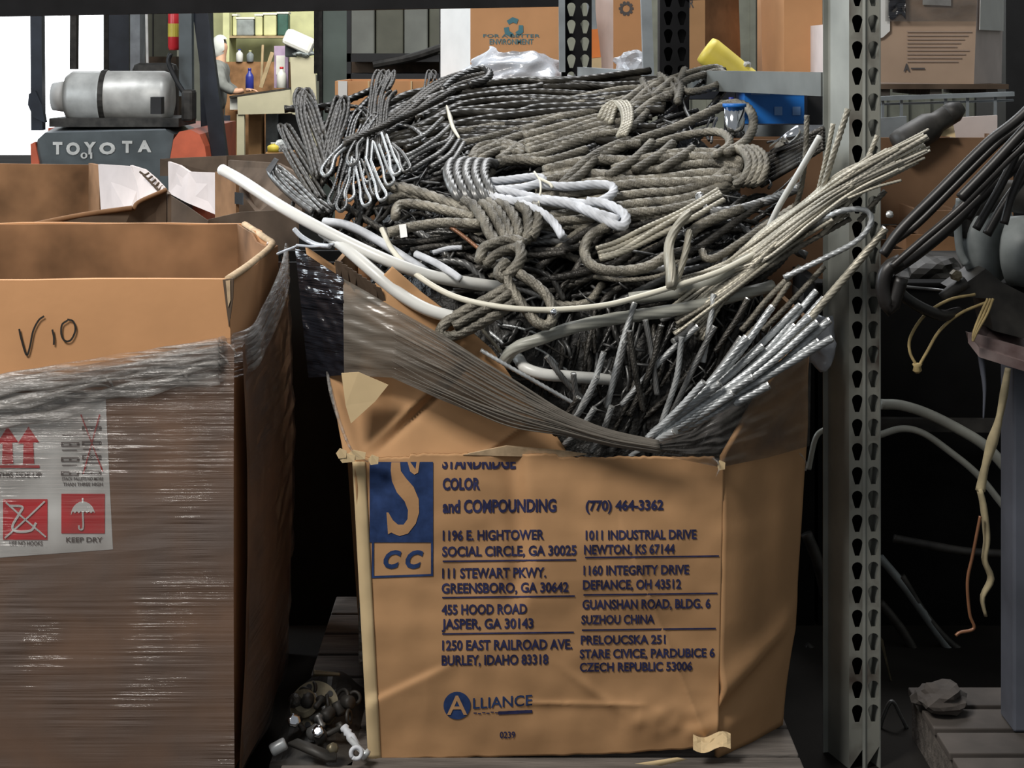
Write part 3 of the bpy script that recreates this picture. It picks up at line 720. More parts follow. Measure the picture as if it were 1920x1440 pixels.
# buckled upper part of the wall at the left, behind the film
TOP = [(572, 462), (640, 508), (690, 545), (735, 500), (790, 548), (858, 600), (922, 655), (962, 712), (1002, 765), (1040, 812), (1062, 846)]
def buck(u, v):
    tx = np.interp(u, np.linspace(0, 1, len(TOP)), [p[0] for p in TOP]); ty = np.interp(u, np.linspace(0, 1, len(TOP)), [p[1] for p in TOP])
    bx = 646 + (1064 - 646) * u; by = 862
    x = bx + (tx - bx) * v; y = by + (ty - by) * v
    Yb = 3.512; Yt = 3.605 - 0.045 * u + 0.10 * max(0, 0.25 - u) * 4
    fold = 0.016 * math.exp(-abs((x - 690) - (840 - y) * 1.05) / 14.0) - 0.020 * math.exp(-abs((x - 716) - (840 - y) * 1.05) / 9.0) + 0.016 * math.exp(-abs((x - 905) - (850 - y) * 1.5) / 10.0)
    return P(x, y, Yb + (Yt - Yb) * v ** 0.8 - fold * math.sin(PI * min(1, v * 1.1)) * min(1, u * 12) + 0.006 * fnoise(x * 0.02, y * 0.02, 9) * v)
obj('buckled_panel', MB().grid(buck, 90, 60, (0, 0.008, 0)), M['card'], mb_, smooth=True)
obj('torn_patch', MB().prism([P(640, 700, 3.505), P(672, 698, 3.50), P(728, 722, 3.497), P(704, 752, 3.497), P(658, 794, 3.497), P(648, 760, 3.50)], (0, 0.004, 0)), M['card_light'], mb_)
for k, (x, y, s) in enumerate([(650, 858, 16), (668, 853, 18), (700, 862, 10), (640, 850, 10), (1352, 872, 8)]):
    m = MB()
    m.prism([P(x - s, y, 3.475), P(x - s * .3, y - 9, 3.47), P(x + s, y - 4, 3.47), P(x + s * .9, y + 8, 3.468), P(x - s * .5, y + 10, 3.472)], (0, 0.004, 0))
    obj('torn_scrap', m, M['card_light'], mb_)
# folded-in tongue behind the top edge
obj('folded_tongue', MB().prism([P(868, 853, 3.492), P(950, 836, 3.487), P(1060, 846, 3.49), P(1100, 852, 3.492), P(1060, 858, 3.49)], (0, 0.006, 0)), M['card_edge'], mb_)
# ragged interior edges at the upper left corner
m = MB()
for k in range(9):
    x = 628 + 9 * k; y = 488 + 6 * k
    m.prism([P(x, y, 3.575), P(x + 14, y + 4, 3.575), P(x + 10 + 8 * (k % 3), y + 34 + 8 * (k % 2), 3.585), P(x + 2, y + 30, 3.59)], (0, 0.006, 0))
obj('torn_flute', m, M['card_dark'], mb_)
# crushed bottom right corner scrap
m = MB().grid(lambda u, v: P(1300 + 70 * u, 1406 - 26 * v + 6 * math.sin(6 * u), 3.45 + 0.03 * v + 0.006 * fnoise(u * 5, v * 5, 1)), 10, 5, (0, 0.004, 0.002))
obj('torn_scrap', m, M['card_light'], mb_)

# printing --------------------------------------------------------------
m = MB(); LFT = 0.0016
rect(m, 693, 812, 866, 1017, MF, LFT, 24)
rect(m, 697, 701, 1017, 1083, MF, LFT, 6); rect(m, 808, 812, 1017, 1080, MF, LFT, 6)
m.grid(lambda u, v: MF(697 + 115 * u, 1084 - 4 * u - 4 * v, LFT), 10, 1)
put_text(m, 'C C', 719, 794, 1064, 31, MF, LFT, 0.045, 0.30)
obj('printed_emblem', m, M['blue_ink'], mb_, label='blue square emblem with a large S'); m = MB()
c = [MF(857 + 25.5 * math.cos(2 * PI * k / 28), 1323 + 26 * math.sin(2 * PI * k / 28), LFT) for k in range(28)]
m.add([MF(857, 1323, LFT)] + c, [(0, k + 1, (k + 1) % 28 + 1) for k in range(28)])
put_text(m, 'LLIANCE', 887, 998, 1329, 20, MF, LFT, 0.012, 0.0, -0.06)
obj('printed_emblem', m, M['blue_ink'], mb_)
m = MB()
sp = [(225, 64), (222, 100), (228, 150), (250, 200), (285, 240), (300, 280), (298, 320), (280, 345), (255, 345), (232, 325), (212, 290), (203, 290), (210, 388), (225, 380), (240, 388), (262, 396), (300, 385), (335, 340), (350, 290), (348, 230), (325, 175), (290, 135), (268, 104), (264, 64)]
sp = [(640 + a / 2.4, 840 + b / 2.4) for a, b in sp]
bm = bmesh.new(); bm.faces.new([bm.verts.new((a, b, 0)) for a, b in sp]); bmesh.ops.triangulate(bm, faces=bm.faces[:])
bmesh.ops.subdivide_edges(bm, edges=bm.edges[:], cuts=2, use_grid_fill=True); bm.verts.index_update()
m.add([MF(v.co.x, v.co.y, 0.0026) for v in bm.verts], [[v.index for v in f.verts] for f in bm.faces]); bm.free()
m.add([MF(a, b, 0.0026) for a, b in ((764, 866), (769, 866), (779, 880), (781, 866), (787, 866), (784, 886), (777, 890), (769, 884))], [tuple(range(8))])
obj('emblem_cutout', m, M['card'], mb_); m = MB()
put_text(m, 'A', 838, 876, 1340, 36, MF, 0.0026, 0.01)
obj('emblem_cutout', m, M['card'], mb_)
m = MB()
T = [('COLOR', 830, 900, 918, 21, .030), ('and COMPOUNDING', 830, 1043, 961, 23, .026), ('(770) 464-3362', 1098, 1244, 957, 18, .026),
     ('1196 E. HIGHTOWER', 830, 1020, 1013, 18, .02), ('SOCIAL CIRCLE, GA 30025', 829, 1081, 1043, 18, .02),
     ('111 STEWART PKWY.', 829, 1024, 1084, 18, .02), ('GREENSBORO, GA 30642', 828, 1066, 1112, 18, .02),
     ('455 HOOD ROAD', 828, 988, 1152, 18, .02), ('JASPER, GA 30143', 828, 1000, 1179, 18, .02),
     ('1250 EAST RAILROAD AVE.', 829, 1073, 1219, 18, .02), ('BURLEY, IDAHO 83318', 828, 1028, 1247, 18, .02),
     ('1011 INDUSTRIAL DRIVE', 1098, 1306, 1012, 17, .02), ('NEWTON, KS 67144', 1095, 1265, 1039, 17, .02),
     ('1160 INTEGRITY DRIVE', 1094, 1292, 1078, 17, .02), ('DEFIANCE, OH 43512', 1093, 1277, 1105, 17, .02),
     ('GUANSHAN ROAD, BLDG. 6', 1092, 1332, 1142, 17, .02), ('SUZHOU CHINA', 1090, 1227, 1170, 16, .02),
     ('PRELOUCSKA 251', 1089, 1248, 1208, 16, .02), ('STARE CIVICE, PARDUBICE 6', 1087, 1340, 1234, 16, .02), ('CZECH REPUBLIC 53006', 1087, 1298, 1259, 16, .02),
     ('0239', 937, 966, 1384, 12, .01)]
put_text(m, 'STANDRIDGE', 829, 967, 878, 24, MF, LFT, .036, clip=866)
obj('printed_text', m, M['navy_ink'], mb_)
for s, x0, x1, b, cp, bo in T:
    m = MB(); put_text(m, s, x0, x1, b, cp, MF, LFT, bo + .010, slope=-0.010); obj('printed_text', m, M['navy_ink'], mb_)
for x0, x1, yy in ((830, 1080, 1054), (829, 1078, 1122), (829, 1076, 1190), (1097, 1348, 1047), (1094, 1345, 1117), (1091, 1342, 1183)):
    obj('printed_rule', MB().grid(lambda u, v: MF(x0 + (x1 - x0) * u, yy - 0.012 * (x1 - x0) * u - 3.0 * v, LFT), 24, 1), M['navy_ink'], mb_)
m = MB()
for k in range(14):
    x0 = 888 + k * 8
    m.grid(lambda u, v: MF(x0 + 6 * u, 1338 - 2 * v - 0.05 * (x0 - 888) + 1.5 * (k % 2), LFT), 2, 1)
m.grid(lambda u, v: MF(934 + 64 * u, 1340 - 3 * u - 6 * v, LFT), 4, 1)
obj('printed_underline', m, M['navy_ink'], mb_)

# stretch film on the scrap box
SEC = [(553, 462, 578, 708, 3.665), (600, 494, 612, 706, 3.61), (640, 520, 642, 703, 3.555), (740, 578, 735, 708, 3.50), (850, 640, 832, 752, 3.475), (960, 712, 950, 798, 3.462), (1060, 772, 1060, 818, 3.455), (1140, 806, 1150, 838, 3.452), (1235, 826, 1240, 852, 3.452)]
def band(secs, nu_, nv_, wr, curl=0.010):
    us = np.linspace(0, 1, len(secs)); S = np.array(secs, float)
    def fn(u, v):
        tx, ty, bx, by, Y = [np.interp(u, us, S[:, k]) for k in range(5)]
        return P(bx + (tx - bx) * v, by + (ty - by) * v, Y - curl * math.sin(PI * v) + wr * fnoise(u * 6 + 2 * v, v * 14, 3.7))
    return MB().grid(fn, nu_, nv_)
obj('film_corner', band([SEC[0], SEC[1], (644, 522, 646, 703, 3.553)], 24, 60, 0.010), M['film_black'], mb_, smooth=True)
obj('film_band', band([(643, 522, 645, 704, 3.550), (690, 548, 690, 706, 3.522)] + SEC[3:], 120, 30, 0.006, 0.014), M['film_band'], mb_, smooth=True)
SR = [(1225, 828, 1235, 853, 3.452), (1300, 806, 1300, 866, 3.462), (1352, 770, 1350, 876, 3.478), (1440, 700, 1440, 858, 3.555), (1522, 618, 1518, 836, 3.655)]
obj('film_side', band(SR, 60, 30, 0.008, 0.012), M['film_dark'], mb_, smooth=True)
m = MB()
for k in range(16):                              # gathered strands of the band
    f0 = (k + 0.5) / 16; us = np.linspace(0, 1, len(SEC) - 2)
    pts = []
    for (tx, ty, bx, by, Y) in SEC[2:]:
        f = min(1, max(0, f0 + 0.05 * fnoise(tx * 0.01, k, 2)))
        pts.append(P(bx + (tx - bx) * f, by + (ty - by) * f, Y - 0.008 - 0.010 * math.sin(PI * f)))
    m.tube(pts[1:], 0.0016 + 0.0016 * ((k * 5) % 4) / 3, 6, step=0.01, taper=[0.1, 0.6, 1, 1, 1, 0.8])
obj('film_strands', m, M['film_band'], mb_, smooth=True)
for pts, r_, fl_, tp_ in (([P(614, 700, 3.56), P(622, 740, 3.52), P(640, 800, 3.49), P(662, 848, 3.475), P(690, 866, 3.475)], 0.012, 0.4, [0.6, 1, 0.8, 0.6, 0.3]),
                          ([P(1336, 858, 3.455), P(1350, 872, 3.45), P(1342, 894, 3.455)], 0.016, 0.15, [0.8, 1, 0.1]), ([P(1500, 850, 3.63), P(1512, 868, 3.63), P(1510, 882, 3.63)], 0.005, 0.4, None)):
    obj('torn_film', MB().tube(pts, r_, 8, flat=fl_, taper=tp_), M['film_roll'], mb_, smooth=True)
for pts, r_ in (([P(520, 476, 3.72), P(540, 468, 3.70), P(556, 462, 3.67)], 0.003), ([P(552, 430, 3.70), P(566, 444, 3.68), P(592, 458, 3.64), P(618, 462, 3.60)], 0.0055), ([P(556, 460, 3.66), P(590, 462, 3.63), P(626, 458, 3.6)], 0.003)):
    obj('film_strand', MB().tube(pts, r_, 8), M['film_clear'], mb_, smooth=True)
# ---------------------------------------------------------------- the heap of scrap cable
SY = ([100, 130, 150, 200, 300, 400, 500, 600, 700, 860], [4.80, 4.72, 4.62, 4.42, 4.10, 3.88, 3.75, 3.68, 3.64, 3.62])
def ysurf(px, py):
    y = float(np.interp(py, *SY))
    if px > 1460: y = min(y, 3.84 - 0.10 * min(1, (px - 1460) / 100))
    return y
def heap_h(x, y):
    py = float(np.interp(y, SY[1][::-1], SY[0][::-1]))
    z = CZ - (py - HY) / FPX * y
    return z - 0.035
def heap(u, v):
    x = -0.33 + 0.90 * u; y = 3.615 + 0.93 * v
    e = min(1, min(u, 1 - u) * 6)
    z = heap_h(x, y) - 0.10 * (1 - e) - (0.05 * max(0, v - .75) * 4)
    if x < -0.1: z -= 0.25 * max(0, (-0.1 - x)) * (1 - v)
    return Vector((x, y, z + 0.03 * fnoise(x * 14, y * 14, 1) + 0.015 * fnoise(x * 40, y * 40, 4)))
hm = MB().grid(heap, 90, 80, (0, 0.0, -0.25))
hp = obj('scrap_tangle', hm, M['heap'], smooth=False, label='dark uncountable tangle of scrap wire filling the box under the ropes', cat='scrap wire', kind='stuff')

def RP(p, lift):
    l = p[2] if len(p) > 2 else 0.0
    return P(p[0], p[1], ysurf(p[0], p[1]) - lift - l)
def rope_mb(pts, dia, lift=0.0, m=None, lobes=6, **k):
    if lobes in (6, 7):                             # seven outer strands with a long lay
        lobes = 7; k.setdefault('pitch', 12.5); k.setdefault('depth', 0.20)
    q = [RP(p, lift) for p in pts]
    Ym = sum(p.y for p in q) / len(q)
    m = m or MB()
    return m.tube(q, dia / 2 / FPX * Ym, lobes=lobes, **k)
def jit(pts, s, ph):
    return [(p[0] + s * fnoise(i * 0.7, ph, 1) * 2, p[1] + s * fnoise(i * 0.7, ph, 5) * 2, (p[2] if len(p) > 2 else 0)) for i, p in enumerate(pts)]
def bundle(pts, n, dia, spread, lift, m=None, seed=1, lobes=6, **k):
    """n passes of one rope lying side by side along pts (pixels across the run)"""
    m = m or MB(); R = random.Random(seed)
    for i in range(n):
        o = (i - (n - 1) / 2) * spread
        q = []
        for j, p in enumerate(pts):
            a = pts[max(0, j - 1)]; b = pts[min(len(pts) - 1, j + 1)]
            dx, dy = b[0] - a[0], b[1] - a[1]; L = math.hypot(dx, dy) or 1
            oo = o * (0.75 + 0.25 * math.sin(j * 1.3 + i)) + R.uniform(-1, 1) * spread * 0.35
            q.append((p[0] - dy / L * oo, p[1] + dx / L * oo, (p[2] if len(p) > 2 else 0) + R.uniform(-.006, .010)))
        rope_mb(q, dia * R.uniform(0.9, 1.08), lift, m, lobes, phase=R.uniform(0, 6), **k)
    return m
def single(name, label, pts, dia, mat, lift=0.02, cat='wire rope', group=None, lobes=6, end=None, **k):
    m = rope_mb(pts, dia, lift, lobes=lobes, **k)
    o = obj(name, m, M[mat], smooth=not lobes or True, label=label, cat=cat, group=group)
    if end:
        e = MB()
        for w in end:
            a = RP(pts[w], lift); b = RP(pts[1 if w == 0 else -2], lift); d = (a - b).normalized(); r = dia / 2 / FPX * a.y
            e.lathe([(r * 0.98, -r * 0.25), (r * 0.98, 0.0008), (r * 0.6, 0.0012)], a, d, 10)
        obj('cut_end', e, M['cut_end'], o, label='bright sawn end face')
    return o
def coil(label, parts, mat, name='rope_coil', cat='coil of wire rope'):
    """one coiled rope: list of (part name, mesh, material or None)"""
    t = None
    first = parts[0][1].v
    V = np.array(first); c = ((V[:, 0].min() + V[:, 0].max()) / 2, (V[:, 1].min() + V[:, 1].max()) / 2, V[:, 2].min())
    t = thing(name, label, cat, c)
    for nm, mm, mt in parts: obj(nm, mm, M[mt or mat], t, smooth=True)
    return t

# --- white hoses and cords over the front of the heap
single('plastic_hose', 'thick white plastic hose with its free end sticking out left over the box corner', [(416, 318, .03), (455, 340, .04), (525, 386, .07), (600, 428, .09), (680, 468, .10), (745, 496, .09), (810, 518, .06), (890, 532, .02), (960, 540, -.03), (1030, 540, -.08)], 23, 'hose_white', 0.03, 'hose', lobes=0, sides=14)
single('plastic_hose', 'white hose curving under the thick one down to the looped rope end', [(606, 434, .05), (645, 462, .09), (700, 510, .10), (745, 548, .10), (800, 580, .095), (862, 598, .09)], 24, 'hose_white', 0.03, 'hose', lobes=0, sides=14)
single('plastic_hose', 'greyish white flat hose lying just above the thick white one', [(608, 416, .05), (650, 422, .06), (700, 446, .05), (760, 484, .04), (800, 510, .02)], 24, 'rope_white', 0.02, 'hose', lobes=0, sides=12, flat=0.7)
single('thin_cable', 'thin cream cord sweeping in a long arc across the front of the heap', [(716, 430, .03), (738, 472, .06), (782, 516, .08), (850, 555, .10), (935, 575, .12), (1030, 581, .12), (1130, 573, .12), (1200, 556, .11), (1270, 535, .11), (1340, 513, .10), (1400, 484, .10), (1450, 455, .09), (1500, 420, .08), (1560, 372, .06)], 11, 'hose_cream', 0.03, 'cord', lobes=0, sides=10)
single('plastic_hose', 'thick grey-beige hose under the cream cord running up right into the wire fan', [(1180, 560, .03), (1280, 545, .05), (1360, 512, .07), (1430, 466, .09), (1490, 424, .10), (1560, 372, .10), (1620, 338, .10)], 23, 'hose_grey', 0.03, 'hose', lobes=0, sides=12)
single('cable_strap', 'broad pale grey strand arching over the upright cut ends', [(938, 690, .02), (962, 656, .06), (1010, 636, .08), (1075, 614, .085), (1150, 598, .08), (1260, 582, .07), (1350, 562, .06), (1450, 536, .04)], 24, 'hose_grey', 0.02, 'cable strand', lobes=8, depth=0.12, pitch=30)
single('plastic_hose', 'short white curved hose below the broad grey strand', [(972, 672, .02), (985, 690, .05), (1020, 702, .06), (1070, 706, .05), (1150, 712, .0)], 22, 'hose_white', 0.01, 'hose', lobes=0, sides=12)
single('wire_rope', 'thin bright twisted rope lying slantwise at the lower left of the cut ends', [(902, 657, .07), (955, 688, .07), (1015, 722, .06), (1078, 758, .04)], 9, 'rope_silver', 0.03, lobes=4, end=(0,))
single('wire_rope', 'stray pale wire end beside the looped rope arm', [(903, 617, .05), (918, 634, .05), (938, 660, .03)], 8, 'rope_pale', 0.03, lobes=4)

# --- the large middle coil with its right-hand knot
m = MB()
runs = [[(1000, 340), (1060, 320), (1150, 327), (1240, 318), (1330, 308), (1394, 316)], [(1005, 358), (1120, 343), (1230, 336), (1320, 326), (1388, 326)],
        [(1000, 395), (1100, 378), (1200, 366), (1270, 358), (1330, 340), (1362, 322)], [(990, 376), (1090, 358), (1190, 350), (1290, 342), (1370, 336)],
        [(980, 412), (1090, 396), (1190, 386), (1280, 374), (1350, 352), (1392, 330)], [(960, 425), (1080, 412), (1180, 402), (1260, 392), (1330, 372)],
        [(1020, 320), (1110, 300), (1200, 305), (1290, 294), (1360, 298), (1400, 304)], [(1150, 318), (1210, 300), (1290, 286), (1360, 288), (1402, 296)],
        [(960, 352), (1040, 330), (1110, 330), (1200, 344), (1290, 350), (1380, 342)]]
for i, r in enumerate(runs):
    rope_mb(jit(r, 3, i), 19 + (i * 3) % 5, 0.045 + 0.006 * (i % 4), m, phase=i)
    rope_mb(jit([(p[0], p[1] + 9) for p in r], 4, i + 20), 17, 0.02 + 0.006 * (i % 3), m, phase=i * 2)
knot = MB()
for i in range(4):
    x = 1386 + i * 11
    rope_mb([(x - 30, 284 + i * 2, .02), (x - 8, 278, .06), (x + 12, 290, .07), (x + 18, 312, .06), (x + 8, 336, .04), (x - 8, 346, .01)], 17, 0.06, knot, phase=i)
ends = MB()
rope_mb([(1010, 345), (1080, 322), (1130, 292), (1200, 262), (1262, 241), (1340, 206, .03), (1372, 194, .05), (1398, 199, .06), (1412, 218, .06), (1410, 246, .05), (1394, 268, .05), (1362, 288, .05)], 19, 0.065, ends)
rope_mb([(1180, 316), (1205, 290), (1232, 270), (1285, 254), (1340, 247, .03), (1364, 256, .05), (1366, 274, .05), (1340, 292, .05)], 17, 0.06, ends)
coil('large beige rope coil across the middle, knotted at its right end below the blue box', [('rope_passes', m, None), ('knot', knot, None), ('loop', ends, None)], 'rope')

# short diagonal passes crossing the coil
m = MB()
for i, r in enumerate([[(1035, 368), (1085, 330), (1130, 286), (1180, 262)], [(1140, 330), (1190, 300), (1222, 268)], [(1190, 320), (1236, 292), (1262, 268)], [(1232, 322), (1268, 300), (1300, 280)], [(1050, 350), (1100, 300), (1150, 276), (1200, 270)]]):
    rope_mb(jit(r, 2, i + 40), 19, 0.075, m, phase=i)
obj('rope_coil', m, M['rope'], smooth=True, label='short slanting rope passes lying across the top of the large beige coil', cat='coil of wire rope')

# --- second coil behind it, bound by a looped wrap
m = bundle([(985, 268), (1050, 250), (1110, 232), (1170, 214), (1215, 180), (1250, 165)], 5, 18, 13, 0.05, seed=3)
bundle([(940, 290), (1010, 282), (1070, 264), (1140, 238)], 3, 17, 12, 0.04, m, seed=4)
w = MB()
for i in range(4):
    d = i * 7
    rope_mb([(1124 + d, 222 + d * .4, .02), (1134 + d, 202, .05), (1152 + d, 192, .07), (1166 + d * .8, 204, .08), (1170 + d * .6, 230, .07), (1160 + d * .5, 256, .04)], 12, 0.06, w, lobes=5, phase=i)
coil('grey rope coil behind the large one, bound by a pale looped wrap', [('rope_passes', m, None), ('wrap', w, 'rope_pale')], 'rope')

# --- upper knot with a bow loop
m = MB()
rope_mb([(1205, 150), (1216, 172), (1232, 186), (1252, 182), (1270, 160), (1284, 130)], 15, 0.06, m)
rope_mb([(1226, 182), (1244, 166), (1262, 150), (1276, 162), (1270, 190)], 16, 0.075, m)
rope_mb([(1236, 140), (1250, 150), (1268, 172), (1272, 192)], 14, 0.07, m)
rope_mb([(1196, 190), (1230, 178), (1262, 168), (1290, 150), (1322, 140), (1350, 134), (1360, 142), (1350, 156), (1322, 168), (1290, 172), (1278, 164)], 15, 0.065, m)
rope_mb([(1190, 175), (1225, 160), (1258, 148), (1300, 134), (1340, 126), (1358, 132)], 13, 0.055, m)
t = bundle([(1060, 205), (1120, 196), (1180, 184), (1240, 172)], 4, 15, 11, 0.04, seed=8)
coil('grey-brown rope tied in a bow-like knot in front of the black rack post', [('knot', m, None), ('rope_passes', t, None)], 'rope')

# --- oily dark coil along the back
m = MB(); R = random.Random(5)
for i in range(26):
    y0 = 146 + i * 4.6; x0 = 700 + R.uniform(-10, 120) - (i * 2); x1 = 1130 + R.uniform(0, 120)
    pts = [(x0, y0 + 46 - i * 0.4 + R.uniform(-12, 12)), (x0 + 90, y0 + 14 + R.uniform(-8, 8)), (x0 + 200, y0 + 2 + R.uniform(-7, 7)), ((x0 + x1) / 2 + 60, y0 + R.uniform(-8, 8)), (x1, y0 + R.uniform(-10, 8) - 4)]
    rope_mb(pts, R.uniform(12, 19), 0.02 + R.uniform(-.03, .04), m, lobes=6, depth=0.13, pitch=16, phase=i)
b = MB()
for i in range(5):
    rope_mb([(640 + i * 3, 268 + i * 9), (700, 240 + i * 7), (760, 200 + i * 7), (810, 162 + i * 6), (860, 140 + i * 5), (915, 132 + i * 3)], 13, 0.05 + .01 * (i % 3), b, phase=i)
coil('oily dark rope coil stretched along the back of the heap, glinting', [('rope_passes', m, None), ('rope_passes', b, 'rope_dark')], 'rope_oily')
single('wire_rope', 'thick black rope loop standing up before the white box at the back', [(830, 170, .02), (848, 152, .03), (876, 138, .04), (904, 130, .04), (918, 138, .04), (908, 152, .03), (880, 160, .03)], 17, 'rope_black', 0.05)
for i, (r, d) in enumerate([([(880, 300), (960, 262), (1020, 246), (1080, 240)], 20), ([(900, 318), (960, 300), (1030, 300), (1100, 282)], 19), ([(935, 300), (990, 268), (1060, 262), (1120, 250)], 18), ([(850, 250), (920, 236), (1000, 226), (1080, 214)], 16), ([(830, 276), (900, 262), (980, 240), (1050, 230)], 16)]):
    pass
m = MB()
for i, (r, d) in enumerate([([(880, 300), (960, 262), (1020, 246), (1080, 240)], 20), ([(900, 318), (960, 300), (1030, 300), (1100, 282)], 19), ([(935, 300), (990, 268), (1060, 262), (1120, 250)], 18), ([(850, 250), (920, 236), (1000, 226), (1080, 214)], 16), ([(830, 276), (900, 262), (980, 240), (1050, 230)], 16), ([(985, 285), (1040, 278), (1100, 262), (1150, 244)], 22)]):
    rope_mb(jit(r, 3, i + 60), d, 0.04, m, phase=i)
obj('rope_coil', m, M['rope'], smooth=True, label='grey rope passes between the oily back coil and the banded knot', cat='coil of wire rope')

# --- banded knot in the centre left
m = MB()
for i in range(5):
    x = 846 + i * 17
    rope_mb([(x + 16, 300 + i * 2, .01), (x, 306, .05), (x - 6, 326, .075), (x + 2, 350, .08), (x + 16, 372, .06), (x + 30, 378, .02)], 20, 0.05, m, lobes=6, depth=0.28, phase=i)
u = bundle([(920, 330), (890, 310), (905, 286), (950, 276), (985, 284)], 3, 16, 10, 0.04, seed=12)
coil('dark shiny rope knot of five wraps beside the whitish loop', [('wrap', m, None), ('rope_passes', u, 'rope')], 'rope_grey')

# --- whitish braided rope loop with a tie
m = MB()
rope_mb([(900, 352), (955, 360), (1010, 372), (1060, 378), (1110, 382), (1146, 366), (1148, 350), (1118, 346), (1060, 350), (1012, 346)], 18, 0.11, m, lobes=7)
rope_mb([(906, 342), (950, 338), (1004, 332), (1018, 340), (980, 352), (930, 356)], 17, 0.105, m, lobes=7)
rope_mb([(905, 362), (960, 378), (1010, 376), (1070, 384), (1110, 400), (1150, 420), (1168, 424), (1172, 404), (1140, 384), (1100, 378)], 20, 0.115, m, lobes=7)
rope_mb([(1085, 386), (1115, 398), (1160, 412)], 18, 0.12, m, lobes=7)
tl = rope_mb([(950, 372), (985, 384), (1018, 400), (1040, 420), (1056, 446)], 17, 0.12, lobes=7)
z = MB().tube([RP((1002, 322, .13), 0), RP((1012, 338, .14), 0), RP((1014, 356, .14), 0), RP((1010, 378, .12), 0), RP((1012, 392, .11), 0)], 0.0025, 6); z.tube([RP((1010, 334, .14), 0), RP((1030, 344, .14), 0), RP((1036, 352, .13), 0)], 0.004, 6)
coil('whitish braided rope folded into a loop with its short tail pointing down right', [('loop', m, None), ('tail', tl, None), ('tie', z, 'hose_cream')], 'rope_white')

# --- rope with upright turns and a dangling knot
m = MB()
for i, r in enumerate([[(868, 376), (888, 386), (906, 412), (920, 440), (936, 458)], [(900, 382), (918, 392), (936, 420), (950, 452)], [(930, 382), (948, 388), (966, 412), (974, 448)], [(972, 384), (988, 396), (992, 424), (986, 452)], [(1000, 386), (1010, 402), (1006, 426), (996, 446)], [(915, 378), (935, 398), (952, 428), (962, 455)]]):
    rope_mb(r, 23, 0.11, m, lobes=7, depth=0.26, phase=i)
k = MB()
rope_mb([(900, 490), (906, 468), (930, 456), (962, 450), (984, 458)], 23, 0.13, k, lobes=7, depth=.26)
rope_mb([(912, 496), (930, 478), (958, 466), (980, 470)], 20, 0.13, k, lobes=7, depth=.26)
rope_mb([(972, 458), (978, 480), (966, 502), (944, 520), (934, 512), (950, 490)], 23, 0.14, k, lobes=7, depth=.26)
t2 = MB()
rope_mb([(948, 514), (958, 540), (980, 572), (1004, 602), (1024, 610), (1036, 596), (1030, 562), (1004, 534), (972, 512)], 21, 0.14, t2, lobes=7, depth=.26)
a2 = MB()
rope_mb([(950, 540), (912, 562), (866, 586), (836, 606), (826, 622), (842, 632), (870, 622), (912, 600), (948, 578), (972, 556)], 22, 0.13, a2, lobes=7, depth=.26)
rope_mb([(958, 548), (920, 574), (880, 596), (850, 612)], 18, 0.14, a2, lobes=7, depth=.26)
cu = MB().lathe([(0.004, -0.004), (0.0075, 0), (0.0075, 0.012), (0.003, 0.014)], RP((1036, 590, .15), 0), (0.3, -0.5, 0.6), 10)
coil('braided rope tied in a thick knot hanging down the middle with looped arms', [('upright_turns', m, None), ('knot', k, None), ('hanging_loop', t2, None), ('side_loop', a2, None), ('metal_ferrule', cu, 'chrome')], 'rope')

# --- single pieces around it
single('wire_rope', 'thick hook-shaped rope bend in the middle of the heap', [(1140, 424), (1110, 440), (1096, 466), (1104, 492), (1130, 506), (1170, 508), (1215, 500), (1250, 480)], 21, 'rope', 0.10, lobes=7, depth=.16)
m = rope_mb([(1290, 400), (1270, 424), (1256, 452), (1254, 480), (1258, 510), (1258, 540)], 28, 0.15, lobes=8, depth=.2, flat=.6, pitch=26)
rope_mb([(1292, 436), (1286, 470), (1276, 505), (1262, 540)], 22, 0.14, m, lobes=8, depth=.2, flat=.6, pitch=26)
obj('cable_strap', m, M['rope_pale'], smooth=True, label='pale flat braided strap hanging folded beside the hook-shaped rope', cat='cable strand')
m = bundle([(1122, 478), (1160, 466), (1215, 440), (1280, 402), (1350, 362)], 4, 12, 9, 0.10, seed=21, lobes=5)
obj('rope_bundle', m, M['rope_pale'], smooth=True, label='frayed bundle of thin ropes whose cut ends sit inside the hook bend', cat='wire rope')
single('wire_rope', 'blunt rope end poking out under the large coil at its right', [(1312, 368), (1318, 385), (1334, 396), (1380, 394), (1440, 376), (1500, 350)], 19, 'rope_grey', 0.09, end=(0,))
single('wire_rope', 'rope with its end bent up, right of the pale folded strap', [(1316, 470), (1324, 484), (1345, 482), (1390, 454), (1440, 420), (1490, 388)], 16, 'rope', 0.09)
single('wire_rope', 'short thick rope stub pointing down left beside the pale strap', [(1290, 442), (1312, 424), (1345, 408), (1390, 392)], 22, 'rope', 0.09, lobes=7, end=(0,))
single('wire_rope', 'rope running slanted below the hook bend', [(1248, 482), (1300, 470), (1360, 430), (1430, 380)], 15, 'rope_dark', 0.08)
m = MB()
rope_mb([(736, 352), (790, 362), (845, 382), (885, 396)], 22, 0.08, m)
rope_mb([(728, 376), (760, 366), (810, 374), (870, 392)], 18, 0.06, m)
rope_mb([(742, 408), (744, 390), (760, 382), (800, 386), (850, 398), (890, 408)], 20, 0.09, m)
rope_mb([(690, 372), (720, 352), (760, 352), (800, 366)], 20, 0.05, m)
obj('rope_coil', m, M['rope'], smooth=True, label='thick beige rope bent back on itself left of the hanging knot', cat='coil of wire rope')
o = single('wire_rope', 'beige rope with a small white tag clipped on, left of the hanging knot', [(728, 436), (770, 426), (830, 418), (900, 420)], 20, 'rope', 0.10)
obj('tag', MB().prism([RP((748, 422, .125), 0), RP((761, 420, .125), 0), RP((764, 444, .125), 0), RP((751, 446, .125), 0)], (0, 0.003, 0)), M['white'], o, label='small white tag with a dark hole')
m = MB()
